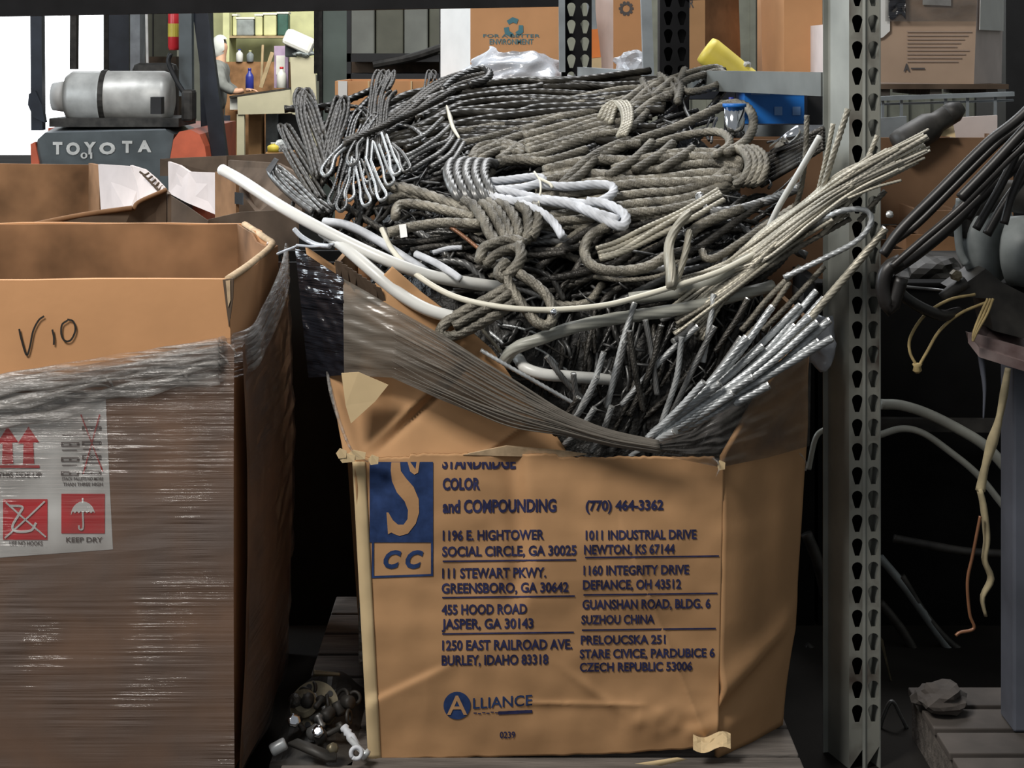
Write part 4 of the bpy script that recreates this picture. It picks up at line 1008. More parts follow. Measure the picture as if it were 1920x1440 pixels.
for i, r in enumerate([[(690, 465), (740, 455), (800, 452), (860, 440)], [(770, 470), (820, 462), (870, 465)], [(880, 440), (940, 470), (1000, 478), (1060, 474)], [(1000, 470), (1060, 468), (1110, 455)]]):
    rope_mb(r, 13, 0.05, m)
obj('rope_coil', m, M['rope_dark'], smooth=True, label='dark rope passes under the tagged beige rope', cat='coil of wire rope')
single('plastic_hose', 'short blue-grey hose piece with a bright tip above the cream cord', [(780, 476, .02), (815, 492, .04), (845, 510, .05), (864, 524, .05)], 14, 'rope_white', 0.05, 'hose', lobes=0, sides=10, end=(3,))
single('wire_rope', 'small whitish rope piece near the tagged rope', [(812, 474), (840, 466), (866, 464)], 10, 'rope_white', 0.07)
single('wire_rope', 'brownish thin rope slanting into the hanging knot', [(845, 426), (868, 442), (900, 468)], 8, 'copper', 0.09)

# --- cluster of dark looped strips at the upper left
def cl(label, strokes, dia, mat, lift=0.05, name='looped_strap', lobes=7, cat='looped cable strap', **k):
    m = MB()
    for i, s in enumerate(strokes):
        for j in range(3):                           # a strap is several flat strands side by side
            rope_mb([(p[0] + (j - 1) * dia * .42 + 2 * fnoise(i + j, q * .8, 2), p[1] + (j % 2) * 5) for q, p in enumerate(s)], dia * .82, lift + .008 * (i % 3) + .004 * j, m, lobes=lobes, phase=i + j, depth=.2, pitch=22, **k)
    return obj(name, m, M[mat], smooth=True, label=label, cat=cat)
cl('tallest dark strap loop at the left end of the heap', [[(608, 330), (596, 286), (576, 232), (560, 192), (566, 170), (578, 176), (590, 212), (604, 262), (614, 320)], [(596, 330), (580, 270), (566, 215), (568, 180), (584, 200), (600, 250)]], 17, 'rope_dark', 0.08, flat=.55)
cl('dark strap loop leaning right beside the tallest loop', [[(600, 322), (610, 268), (626, 214), (636, 186), (646, 190), (642, 226), (628, 270), (614, 326)], [(615, 310), (628, 250), (640, 205)]], 17, 'rope_dark', 0.08, flat=.55)
cl('dark strap loop at the far left leaning outwards', [[(604, 370), (572, 318), (542, 268), (530, 240), (538, 240), (566, 284), (606, 340)], [(592, 372), (560, 320), (536, 276)]], 15, 'rope_dark', 0.07, flat=.55)
cl('low dark strap loop lying at the box corner', [[(618, 392), (580, 366), (540, 330), (516, 312), (512, 326), (545, 362), (585, 392)], [(600, 392), (560, 352), (525, 322)]], 15, 'rope_grey', 0.07, flat=.6)
obj('metal_clip', MB().prism([RP((498, 318, .1), 0), RP((514, 296, .1), 0), RP((522, 300, .1), 0), RP((506, 326, .1), 0)], (0, 0.01, 0)), M['black'], label='black metal clip on the low strap loop at the box corner', cat='clip')
cl('upright dark strap with two curled tips before the brown carton', [[(690, 300), (692, 240), (698, 190), (704, 150), (712, 134), (720, 142), (716, 160)], [(700, 300), (706, 230), (712, 180), (724, 150), (734, 134), (734, 148), (726, 166)], [(714, 300), (718, 240), (722, 200), (728, 180), (738, 172)]], 12, 'rope_dark', 0.05, flat=.6)
cl('small dark strap with a curled tip standing behind the oily coil', [[(770, 260), (784, 220), (796, 180), (802, 150), (806, 134), (814, 138), (812, 150)]], 9, 'rope_dark', 0.03, flat=.6)
cl('black strap loop between the tallest loop and the two curled tips', [[(640, 330), (650, 280), (662, 230), (676, 208), (690, 220)], [(655, 330), (668, 270), (684, 236)], [(662, 320), (676, 262), (700, 222), (716, 214)]], 14, 'rope_black', 0.04, flat=.6)
LOOPS = [(625, 386, 645, 300, 'grey'), (655, 376, 664, 296, 'silver'), (686, 386, 668, 300, 'silver'), (716, 376, 690, 296, 'silver'), (690, 342, 694, 262, 'silver'), (730, 348, 706, 268, 'silver'), (660, 310, 676, 256, 'grey'), (742, 328, 720, 250, 'silver'), (612, 330, 650, 268, 'silver'), (704, 366, 682, 300, 'grey'), (640, 396, 655, 330, 'grey'), (760, 322, 730, 266, 'grey')]
for i, (x, y, tx, ty, c) in enumerate(LOOPS):
    w = 9
    pts = [(tx - 4, ty), (x - w * .6 + (tx - x) * .3, y - 34), (x - w, y - 12, .01), (x - 2, y, .015), (x + w, y - 10, .01), (x + w * .5 + (tx - x) * .35, y - 36), (tx + 5, ty + 4)]
    single('wire_loop', 'small shiny wire loop hanging in the cluster at the upper left of the heap', pts, 8.5, 'rope_silver' if c == 'silver' else 'rope_grey', 0.10 + .012 * (i % 4), 'wire loop', 'shiny wire loops at upper left', lobes=4, flat=.7)
m = MB()
for i, r in enumerate([[(850, 238), (842, 262), (810, 276), (772, 296), (752, 318)], [(856, 250), (830, 282), (792, 306), (770, 320)], [(862, 262), (842, 290), (810, 312)], [(848, 232), (820, 258), (780, 284), (744, 300)], [(870, 268), (850, 300), (830, 320)], [(830, 222), (800, 250), (770, 266)]]):
    rope_mb(r, 10, 0.08 + .006 * i, m, lobes=5, phase=i)
obj('rope_bundle', m, M['rope_grey'], smooth=True, label='sheaf of thin grey wires left of the banded knot', cat='wire rope')
o = MB().tube([RP((838, 200, .10), 0), RP((844, 220, .10), 0), RP((850, 240, .11), 0), RP((862, 260, .10), 0)], 0.010, 8, flat=.6, taper=[.5, 1, .9, .5])
obj('cable_tie', o, M['hose_cream'], smooth=True, label='pale frayed binding around the sheaf of thin grey wires', cat='binding')
single('wire_rope', 'long straight dark rope rising from the wire loops to the back coil', [(646, 270, .06), (720, 236, .05), (790, 204, .05), (850, 170, .05)], 13, 'rope_dark', 0.07)
single('wire_rope', 'grey curved flat strip between wire loops and back coil', [(744, 236), (770, 238), (790, 252), (798, 268)], 15, 'rope_grey', 0.07, flat=.5)

# --- upright cut ends in the dark hollow
UP = [((1308, 612), (1240, 675), (1165, 760)), ((1338, 552), (1332, 600), (1318, 680)), ((1190, 568), (1165, 650), (1138, 765)), ((1132, 660), (1112, 720), (1070, 796)), ((1340, 612), (1310, 670), (1258, 780)), ((1025, 668), (1060, 715), (1092, 748)),
      ((1278, 632), (1268, 710), (1238, 800)), ((1115, 765), (1088, 805), (1058, 834)), ((1147, 762), (1130, 810), (1108, 848)), ((1240, 610), (1220, 690), (1180, 780)), ((1210, 600), (1222, 660), (1232, 740)), ((1120, 706), (1100, 750), (1075, 790)),
      ((1172, 640), (1160, 690), (1136, 760)), ((1390, 632), (1350, 690), (1290, 770)), ((1402, 560), (1380, 600), (1340, 660)), ((1180, 620), (1190, 690), (1206, 770)), ((1225, 815), (1205, 840), (1182, 856)), ((1075, 700), (1080, 760), (1068, 822)), ((1262, 640), (1290, 620), (1302, 600)), ((1085, 745), (1055, 790), (1040, 815))]
for i, s in enumerate(UP):
    lab = {0: 'grey rope offcut leaning left with a bright sawn end, in the middle of the hollow', 1: 'upright grey rope offcut whose bright sawn end stands highest', 5: 'dark rope offcut pointing up left with a round white end', 2: 'long dark rope offcut leaning right from beneath the broad grey strand', 3: 'grey rope offcut with bright end at the left of the hollow'}.get(i, 'dull grey or black cut-off wire rope standing in the hollow behind the stretched film')
    single('rope_offcut', lab, [(p[0], p[1], 0.045 - 0.02 * j) for j, p in enumerate(s)], 11.5 + (i * 5) % 5, 'rope_steel' if i in (0, 1, 3, 7, 11, 6, 8, 2, 16) else 'rope_grey' if i in (4, 5, 12, 10, 17, 18, 13) else 'rope_dark', 0.06 + .006 * (i % 4), 'wire rope offcut', None if i in (0, 1, 2, 3, 5) else 'offcuts standing in the dark hollow', end=(0,))
# --- bright fan of cut ends at the lower right
FAN = [((1530, 546), (1405, 690), (1228, 826)), ((1555, 600), (1430, 712), (1240, 828)), ((1560, 634), (1440, 705), (1260, 812)), ((1518, 594), (1400, 700), (1232, 820)), ((1500, 572), (1380, 690), (1222, 812)), ((1442, 722), (1350, 770), (1240, 826)),
       ((1350, 718), (1290, 765), (1212, 830)), ((1532, 604), (1420, 700), (1236, 824)), ((1430, 648), (1350, 720), (1226, 822)), ((1266, 808), (1240, 822), (1216, 836)), ((1412, 706), (1330, 760), (1228, 828)), ((1320, 716), (1270, 770), (1214, 822)),
       ((1475, 640), (1390, 712), (1250, 806)), ((1535, 640), (1430, 706), (1300, 780)), ((1400, 632), (1320, 730), (1230, 815)), ((1448, 575), (1370, 680), (1250, 790)), ((1490, 610), (1400, 716), (1262, 812)), ((1375, 736), (1310, 780), (1240, 824)), ((1545, 560), (1470, 640), (1350, 740))]
for i, s in enumerate(FAN):
    single('rope_offcut', 'bright silver cut-off wire rope in the straight fan at the box lower right', [(p[0], p[1], 0.085 - 0.025 * j) for j, p in enumerate(s)], 13 + (i * 7) % 4, 'rope_silver', 0.05 + .008 * (i % 4), 'wire rope offcut', 'silver fan of rope offcuts', end=(0,))
single('rope_offcut', 'longest pale rope offcut reaching right across the rack upright', [(1660, 428, .10), (1600, 502, .10), (1545, 566, .10), (1480, 640, .08), (1360, 750, .06)], 16, 'rope_pale', 0.06, 'wire rope offcut', end=(0,))

# --- beige fan of thin wires at the upper right
R = random.Random(11)
for i in range(56):
    ex = 1650 + R.uniform(-60, 94); f = R.uniform(-1, 1)
    ey = 312 - (ex - 1650) * 0.46 + 26 * f + R.uniform(-10, 10)
    pts = [(1290 + R.uniform(-30, 70), 540 + R.uniform(-20, 40), .0), (1420 + 14 * f, 470 + 20 * f, .05), (1510 + 12 * f, 402 + 20 * f, .09), (1590 + 10 * f, 346 + 23 * f + R.uniform(-7, 7), .10), (ex, ey, .10)]
    single('wire_strand', 'thin beige wire strand in the frayed fan pointing to the upper right', pts, R.uniform(5, 9), R.choice(['rope_bright', 'rope_bright', 'rope_pale']), 0.06 + R.uniform(0, .03), 'wire strand', 'beige wire fan at upper right', lobes=4)
for i in range(34):                                # lower, looser part of that fan
    f = i / 25
    pts = [(1260 + 60 * R.random(), 640 - 60 * f + R.uniform(-10, 10), 0), (1360 + 30 * f, 560 - 40 * f, .04), (1470 + 30 * f, 470 - 50 * f + R.uniform(-14, 14), .07), (1560 + 40 * R.random(), 400 - 40 * f + R.uniform(-24, 24), .08)]
    single('wire_strand', 'dull wire strand in the loose sheaf below the upper right fan', pts, R.uniform(7, 12), R.choice(['rope', 'rope', 'rope_pale', 'rope_pale']), 0.05 + R.uniform(0, .03), 'wire strand', 'loose sheaf below the beige fan', lobes=4)
single('wire_rope', 'tall pale wire end standing in front of the rack upright', [(1590, 204, .10), (1562, 290, .10), (1530, 390, .09), (1490, 470, .06)], 13, 'rope_pale', 0.06, lobes=5)
single('wire_rope', 'upright beige wire end left of the tall pale one', [(1513, 216, .08), (1510, 290, .08), (1500, 360, .07), (1480, 420, .05)], 11, 'rope', 0.06, lobes=5)
single('plastic_hose', 'straight pale grey tube standing slanted left of the rack upright', [(1537, 256, .10), (1500, 320, .10), (1462, 384, .08), (1440, 430, .05)], 12, 'hose_white', 0.06, 'hose', lobes=0, sides=10)
single('wire_rope', 'pale wire end between the slanted tube and the tall wire end', [(1562, 232, .09), (1548, 300, .09), (1530, 370, .08), (1500, 440, .05)], 10, 'rope_pale', 0.06, lobes=5)
single('wire_rope', 'short pale wire end sticking up before the upright, left of the frayed fan', [(1645, 254, .10), (1618, 316, .10), (1585, 388, .10), (1540, 440, .08)], 10, 'rope_pale', 0.06, lobes=5)
single('wire_loop', 'shiny braided loop bent back in front of the rack upright', [(1500, 440, .06), (1560, 402, .10), (1600, 392, .11), (1628, 398, .11), (1632, 420, .11), (1606, 452, .10), (1550, 482, .08), (1470, 520, .04)], 12, 'rope_silver', 0.06, 'wire loop', lobes=4)
single('wire_strand', 'stray pale wire crossing the frayed fan near its tips', [(1690, 338, .12), (1640, 352, .12), (1590, 372, .11)], 6, 'rope_pale', 0.08, 'wire strand', lobes=4)
single('wire_rope', 'stub of beige rope below the frayed fan, right of the upright loop', [(1660, 358, .10), (1640, 380, .10), (1610, 415, .09)], 11, 'rope', 0.06, lobes=5)
for i, r in enumerate([[(1500, 500), (1440, 560), (1390, 620)], [(1480, 530), (1430, 600), (1380, 650)], [(1545, 500), (1490, 560), (1430, 620)]]):
    single('wire_rope', 'dull wire rope between the grey hose and the silver fan', [(p[0], p[1], .04) for p in r], 12, 'rope', 0.05, group='ropes between hose and silver fan', lobes=5)
m = MB()
for i in range(7):
    rope_mb([(1404 + i * 4, 300 + i * 8), (1450, 286 + i * 8), (1500, 262 + i * 7), (1545, 240 + i * 6)], 11, 0.03, m, lobes=5, phase=i)
obj('rope_bundle', m, M['rope_dark'], smooth=True, label='dark brown rope bundle right of the knot below the blue box', cat='wire rope')
single('metal_tube', 'short pipe with a white gleam right of the large knot', [(1452, 278, .08), (1475, 262, .08), (1500, 244, .08)], 22, 'chrome', 0.05, 'pipe', lobes=0, sides=14)
bm2 = bmesh.new(); bmesh.ops.create_icosphere(bm2, subdivisions=3, radius=0.055)
for v in bm2.verts:
    kq = 1 + 0.5 * fnoise(v.co.x * 30, v.co.y * 30, v.co.z * 30); v.co = Vector((v.co.x * kq * .7, v.co.y * kq * .6, v.co.z * kq)) + P(1540, 640, 3.80)
obj('plastic_scrap', MB().bm(bm2), M['film_clear'], smooth=True, label='crumpled bluish plastic scrap behind the tips of the silver fan', cat='plastic scrap')
bm_ = MB().cbox(-0.028, 0.028, -0.012, 0.012, -0.018, 0.018, 0.005)
cpt = RP((1456, 436, .06), 0.05)
bm_.v = [(cpt.x + x * .8 + z * .5, cpt.y + y, cpt.z + x * .6 - z * .9) for x, y, z in bm_.v]
obj('metal_fitting', bm_, M['chrome'], label='small shiny bluish metal fitting beside the grey hose', cat='fitting')

# --- scattered thin sticks and loose ropes that fill the heap
R = random.Random(23)
def filler(n, box, ang, dias, mats, label, group, lift, L=(90, 260), curve=30, lobes=5):
    for i in range(n):
        x = R.uniform(box[0], box[1]); y = R.uniform(box[2], box[3]); a = math.radians(R.uniform(*ang)); l = R.uniform(*L)
        if x < 900 and y > 425 + (x - 640) * .45: y -= 75
        c = R.uniform(-curve, curve); dx, dy = math.cos(a) * l / 2, -math.sin(a) * l / 2
        d = R.uniform(*dias); mt = R.choice(mats)
        pts = [(x - dx, y - dy, -.012), (x - dx * .4 - c * math.sin(a) * .8, y - dy * .4 - c * math.cos(a) * .8, .0), (x + dx * .4 - c * math.sin(a), y + dy * .4 - c * math.cos(a), .004), (x + dx, y + dy + c * .3, -.012)]
        single('wire_rope', label, pts, d, mt, lift + R.uniform(-.01, .02), group=group, lobes=lobes)
filler(34, (660, 1000, 430, 560), (-40, 30), (8, 16), ['rope_dark', 'rope_black', 'rope_dark', 'rope_grey'], 'dark loose wire rope buried behind the white hoses', 'loose ropes behind the white hoses', 0.015, (70, 180), 25)
filler(40, (1000, 1420, 430, 570), (0, 50), (9, 17), ['rope_dark', 'rope_dark', 'rope', 'rope_grey'], 'loose wire rope buried under the hook bend and the cream cord', 'loose ropes in the middle of the heap', 0.02, (90, 240), 30)
filler(26, (900, 1350, 380, 470), (-10, 30), (10, 18), ['rope_dark', 'rope', 'rope_dark'], 'wire rope lying just below the large beige coil', 'ropes under the large coil', 0.015, (120, 280), 16)
filler(22, (760, 1150, 250, 330), (0, 40), (9, 15), ['rope_dark', 'rope_black', 'rope_grey'], 'dark wire rope behind the banded knot', 'ropes behind the banded knot', 0.01, (80, 200), 20)
filler(12, (1150, 1270, 200, 300), (5, 35), (9, 14), ['rope_black', 'rope_dark'], 'black wire rope in the gap below the rack beam', 'ropes below the rack beam', -0.01, (120, 220), 14)
filler(20, (960, 1240, 600, 790), (50, 100), (6, 12), ['rope_black', 'rope_dark', 'rope_dark'], 'thin black wire rope deep in the hollow', 'thin ropes deep in the hollow', -0.01, (90, 180), 14, 4)
filler(16, (1240, 1420, 590, 760), (45, 80), (8, 14), ['rope_black', 'rope_dark'], 'black wire rope behind the silver fan', 'black ropes behind the silver fan', -0.005, (120, 220), 14, 4)
filler(14, (570, 700, 320, 420), (20, 120), (8, 13), ['rope_black', 'rope_dark'], 'black strap end under the looped straps', 'strap ends under the loops', 0.02, (60, 130), 16, 4)
filler(10, (900, 1060, 620, 720), (-60, 10), (5, 9), ['rope_grey', 'rope_dark', 'rope_silver'], 'short thin wire at the left lip of the hollow', 'short wires at the left lip', 0.0, (50, 110), 10, 4)
# uncountable fine clippings
m = MB()
for i in range(420):
    x = R.uniform(640, 1450); y = R.uniform(230, 800)
    if y > 560 and x < 880 + (y - 560) * .7 or x < 900 and y > 440 + (x - 640) * .45: continue
    if x > 1330 and y > 660: continue
    a = R.uniform(0, PI); l = R.uniform(15, 60)
    rope_mb([(x, y, .0), (x + math.cos(a) * l / 2 + R.uniform(-6, 6), y - math.sin(a) * l / 2, .01), (x + math.cos(a) * l, y - math.sin(a) * l, 0)], R.uniform(2.5, 7), R.uniform(-.015, .03), m, lobes=0, sides=5, step=0.006)
obj('wire_clippings', m, M['rope_grey'], smooth=True, label='fine wire clippings scattered through the heap of ropes', cat='wire clippings', kind='stuff')
m = MB()
for i in range(330):
    x = R.uniform(620, 1430); y = R.uniform(180, 840)
    if y > 560 and x < 900 + (y - 560) * .62 or x < 900 and y > 430 + (x - 640) * .45: continue
    if x > 1330 and (y > 660 or y < 310): continue
    a = R.uniform(-.2, .8) if y < 580 else R.uniform(.8, 1.9); l = R.uniform(60, 190)
    rope_mb([(x - math.cos(a) * l / 2, y + math.sin(a) * l / 2, -.01), (x, y + R.uniform(-14, 14), 0), (x + math.cos(a) * l / 2, y - math.sin(a) * l / 2, -.01)], R.uniform(8, 15), R.uniform(-.022, .005), m, lobes=4, step=0.006)
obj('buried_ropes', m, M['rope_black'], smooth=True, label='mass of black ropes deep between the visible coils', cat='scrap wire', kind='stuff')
# ---------------------------------------------------------------- things behind the rack
def carton(name, label, x0, x1, py_top, py_bot, Y, depth, mat, side=None, side_px=0, parts=(), cat='cardboard box', zb=None):
    """box whose front face spans columns x0..x1 at distance Y"""
    a = P(x0, py_top, Y); b = P(x1, py_bot, Y)
    if zb is not None: b.z = zb
    t = thing(name, label, cat, ((a.x + b.x) / 2, Y + depth / 2, b.z))
    obj('front_panel', MB().box(a.x, b.x, Y, Y + 0.012, b.z, a.z), M[mat], t)
    obj('side_panel', MB().box(a.x, a.x + 0.012, Y + 0.012, Y + depth, b.z, a.z), M[side or mat], t)
    obj('side_panel', MB().box(b.x - 0.012, b.x, Y + 0.012, Y + depth, b.z, a.z), M[side or mat], t)
    obj('back_panel', MB().box(a.x, b.x, Y + depth - 0.012, Y + depth, b.z, a.z), M[mat], t)
    return t
ZSH = py2z(160, 6.6)
def F(Y): return lambda px, py, d=0.0: P(px, py, Y - d)
# recycling box with white side
t = carton('cardboard_box', 'brown box with a teal recycling symbol, behind the rack post with see-through holes', 882, 1052, -40, 156, 7.0, 0.9, 'card_left', zb=ZSH)
obj('side_panel', MB().prism([P(826, -40, 7.25), P(882, -40, 7.0), P(882, 155, 7.0), P(826, 153, 7.25)], (0.004, 0.012, 0)), M['white'], t, label='white side panel')
m = MB(); f7 = F(7.0)
for k in range(3):
    a = PI / 2 + k * 2 * PI / 3
    def rt(x, y): return (963 + x * math.cos(a) - y * math.sin(a), 52 - (x * math.sin(a) + y * math.cos(a)))
    s = [(11, -4), (19, -8), (19, -1), (22, -1), (15, 11), (7, -1), (10, -1)]
    s = [(16, -9), (20, 2), (13, 13), (6, 9), (10, 1), (7, -6)]
    m.add([f7(*rt(x, y), 0.004) for x, y in s], [tuple(range(len(s)))])
put_text(m, 'FOR A BETTER', 906, 1012, 70, 6, f7, 0.004, 0.01); put_text(m, 'ENVIRONMENT', 918, 1000, 83, 10, f7, 0.004, 0.01)
obj('printed_symbol', m, M['teal'], t)
# crumpled clear bag before it
def bag(u, v):
    a = 2 * PI * u; h = v
    r = (1 - 0.5 * h) * (1 + 0.25 * fnoise(math.cos(a) * 2, math.sin(a) * 2, h * 4))
    x = 968 + 120 * r * math.cos(a) * (1 - .15 * h); py = 156 - 60 * h - 16 * fnoise(math.cos(a) * 1.5, 3, h) * h
    return P(x, py, 6.6) + Vector((0, 0.22 * r * math.sin(a), 0))
tag(obj('plastic_bag', MB().grid(bag, 40, 16), M['film_clear'], smooth=True), 'crumpled milky plastic bag in front of the recycling box', 'plastic bag')
# support for box and bag: a low shelf deck behind the rack
obj('steel_shelf', MB().cbox(P(836, 0, 6.6).x, P(1620, 0, 6.6).x, 6.35, 8.4, ZSH - 0.05, ZSH, 0.004), M['dark_metal'], label='dark steel shelf deck carrying the boxes behind the cable heap', cat='shelf')
# boxes between and right of the black posts
t = carton('cardboard_box', 'tan box with a grey gear mark, between the two black rack posts', 1150, 1215, -40, 155, 7.3, 0.8, 'card_left', zb=ZSH)
obj('side_panel', MB().prism([P(1116, -40, 7.5), P(1150, -40, 7.3), P(1150, 155, 7.3), P(1118, 155, 7.5)], (0.004, 0.01, 0)), M['card_white'], t, label='pale side panel')
m = MB(); f = F(7.3)
for k in range(10):
    a = 2 * PI * k / 10
    m.add([f(1174 + r * math.cos(a + da), 16 + r * math.sin(a + da), 0.003) for r, da in ((7, -.34), (11, -.3), (14, -.14), (14, .14), (11, .3), (7, .34))], [tuple(range(6))])
obj('printed_symbol', m, M['grey_ink'], t)
t = carton('cardboard_box', 'reddish brown box behind the yellow tube', 1284, 1322, -40, 150, 7.2, 0.8, 'card', zb=ZSH)
obj('side_panel', MB().prism([P(1322, -40, 7.2), P(1384, -40, 7.45), P(1390, 150, 7.45), P(1322, 150, 7.2)], (0, 0.012, 0)), M['card_in'], t)
m = MB(); put_text(m, 'R', 1292, 1301, 14, 16, F(7.2), 0.003, 0.02); obj('printed_letter', m, M['grey_ink'], t)
t = carton('cardboard_box', 'light tan box left of the slotted rack upright', 1470, 1542, -40, 150, 7.2, 0.8, 'card_left', zb=ZSH)
obj('side_panel', MB().prism([P(1426, -40, 7.5), P(1470, -40, 7.2), P(1470, 150, 7.2), P(1430, 150, 7.5)], (0, 0.012, 0)), M['card_left'], t)
carton('cardboard_box', 'pale box half hidden behind the slotted rack upright', 1544, 1586, 46, 150, 6.9, 0.5, 'card_white', zb=ZSH)
m = MB().lathe([(0.052, 0), (0.058, 0.02), (0.045, 0.26), (0.052, 0.27)], P(1322, 92, 6.45), (0.75, 0, -0.55), 16)
tag(obj('plastic_tube', m, M['yellow'], smooth=True), 'yellow plastic tube leaning beside the black rack post', 'tube')
m = MB().beam(P(1104, -40, 6.5), P(1112, 55, 6.5), 0.03, 0.03, up=(0, 1, 0))
pl = obj('marker_pole', m, M['rack_grey'], label='grey and orange pole leaning right of the see-through rack post', cat='pole')
obj('orange_sleeve', MB().beam(P(1112, 55, 6.5), P(1118, 108, 6.5), 0.034, 0.034, up=(0, 1, 0)), M['orange'], pl)
obj('pole_foot', MB().beam(P(1118, 108, 6.5), P(1120, 160, 6.5), 0.036, 0.03, up=(0, 1, 0)), M['card_light'], pl)
def crumple(c, r, seed, flat=.7):
    m = MB(); bm = bmesh.new(); bmesh.ops.create_icosphere(bm, subdivisions=3, radius=r)
    for v in bm.verts:
        k = 1 + 0.45 * fnoise(v.co.x / r * 1.6 + seed, v.co.y / r * 1.6, v.co.z / r * 1.6); v.co = Vector((v.co.x * k, v.co.y * k, v.co.z * k * flat)) + Vector(c)
    return m.bm(bm)
obj('plastic_bag', crumple(P(1184, 122, 6.45), 0.075, 3), M['film_clear'], label='small clear bag at the foot of the gear-marked box', cat='plastic bag')
obj('plastic_bag', crumple(P(1392, 128, 6.45), 0.04, 6), M['film_clear'], label='small grey scrap of plastic right of the yellow tube', cat='plastic bag')
# wrapped white box on a pallet at the right
t = thing('cardboard_box', 'large film-wrapped box with a pale side, on a pallet right of the slotted upright', 'cardboard box', tuple(P(1760, 156, 6.5)))
obj('front_panel', MB().prism([P(1640, -60, 6.5), P(1834, -60, 6.5), P(1826, 158, 6.5), P(1640, 154, 6.5)], (0, 0.012, 0)), M['card_beige'], t)
obj('side_panel', MB().prism([P(1834, -60, 6.5), P(1882, -60, 6.85), P(1878, 156, 6.85), P(1826, 158, 6.5)], (0, 0.012, 0)), M['card_white'], t)
obj('white_sheet', MB().prism([P(1838, -60, 6.50), P(1881, -60, 6.82), P(1880, 58, 6.82), P(1836, 56, 6.50)], (0, -0.012, 0)), M['white'], t)
obj('white_sheet', MB().prism([P(1640, -60, 6.49), P(1668, -60, 6.49), P(1668, 58, 6.49), P(1655, 70, 6.49), P(1640, 74, 6.49)], (0, -0.006, 0)), M['white'], t)
obj('packing_label', MB().prism([P(1730, -40, 6.49), P(1783, -40, 6.49), P(1783, 11, 6.49), P(1730, 9, 6.49)], (0, -0.003, 0)), M['white_paper'], t)
obj('wrap_film', MB().grid(lambda u, v: P(1660 + 172 * u, 40 - 110 * v, 6.47 + 0.006 * fnoise(u * 4, v * 20, 1)), 20, 20), M['film_dark'], t, smooth=True)
obj('dark_wrap', MB().grid(lambda u, v: P(1666 + 32 * u, 32 + 6 * math.sin(u * 7) - 90 * v, 6.465 + 0.012 * fnoise(u * 4, v * 8, 1)), 8, 12), M['film_black'], t, smooth=True)
m = MB(); f = F(6.486)
for k in range(9): rect(m, 1700, 1822 - (k * 37) % 30, 58 + k * 7, 60.5 + k * 7, F(6.495), 0.002, 1)
obj('printed_lines', m, mk('faint_print', (0.40, 0.30, 0.24), 0.8, var=0.1), t)
m = MB(); put_text(m, 'A', 1694, 1706, 133, 13, F(6.495), 0.002, 0.06); rect(m, 1708, 1734, 127, 130, F(6.495), 0.002, 1); obj('printed_emblem', m, M['grey_ink'], t)
m = MB(); a = P(1646, 158, 6.45); b = P(1890, 180, 6.45)
t = thing('wooden_pallet', 'dark wooden pallet under the large film-wrapped box', 'pallet', ((a.x + b.x) / 2, 6.7, b.z))
obj('deck_board', MB().box(a.x, b.x, 6.44, 7.1, a.z - 0.018, a.z), M['card_dark'], t)
for px in (1648, 1745, 1850): obj('block', MB().box(P(px, 0, 6.45).x, P(px + 22, 0, 6.45).x, 6.46, 7.1, b.z, a.z - 0.018), M['wood'], t)
# wire deck shelf and its contents
t = thing('wire_shelf', 'grey wire deck shelf below the wrapped box', 'shelf', (P(1770, 180, 6.2).x, 6.4, py2z(215, 6.2)))
obj('front_rail', MB().beam(P(1640, 185, 6.2), P(1900, 176, 6.2), 0.03, 0.016), M['rack_grey'], t)
obj('front_rail', MB().beam(P(1640, 196, 6.22), P(1900, 188, 6.22), 0.012, 0.008), M['rack_grey'], t)
for px in (1690, 1773, 1814, 1866, 1655): obj('drop_wire', MB().beam(P(px, 182, 6.21), P(px, 224, 6.21), 0.010, 0.010, up=(0, 1, 0)), M['rack_grey'], t)
t = carton('cardboard_box', 'open brown box with a pale lining under the wire shelf', 1640, 1900, 258, 420, 5.6, 0.6, 'card_brown_shade')
obj('lined_wall', MB().prism([P(1765, 222, 5.9), P(1870, 216, 5.9), P(1870, 262, 5.9), P(1785, 262, 5.9)], (0, 0.012, 0)), M['card_white'], t)
obj('torn_flap', MB().prism([P(1742, 252, 5.56), P(1768, 214, 5.62), P(1788, 236, 5.6), P(1792, 258, 5.56)], (0, 0.01, 0)), M['card_light'], t)
obj('lined_wall', MB().prism([P(1640, 222, 5.9), P(1700, 218, 5.9), P(1700, 262, 5.9), P(1640, 262, 5.9)], (0, 0.012, 0)), M['rack_grey'], t)
m = MB().lathe([(0.001, 0), (0.046, 0.002), (0.052, 0.03), (0.050, 0.13), (0.036, 0.16), (0.036, 0.20)], P(1682, 276, 5.55), (0.80, 0.1, 0.48), 18)
t2 = obj('metal_canister', m, M['grime'], smooth=True, label='grey canister lying tilted behind the frayed fan tips', cat='canister')
obj('canister_nozzle', MB().lathe([(0.036, 0), (0.036, 0.03), (0.02, 0.06)], P(1682, 276, 5.55) + Vector((0.80, 0.1, 0.48)).normalized() * 0.20, (0.80, 0.1, 0.48), 14), M['grime'], t2, smooth=True)
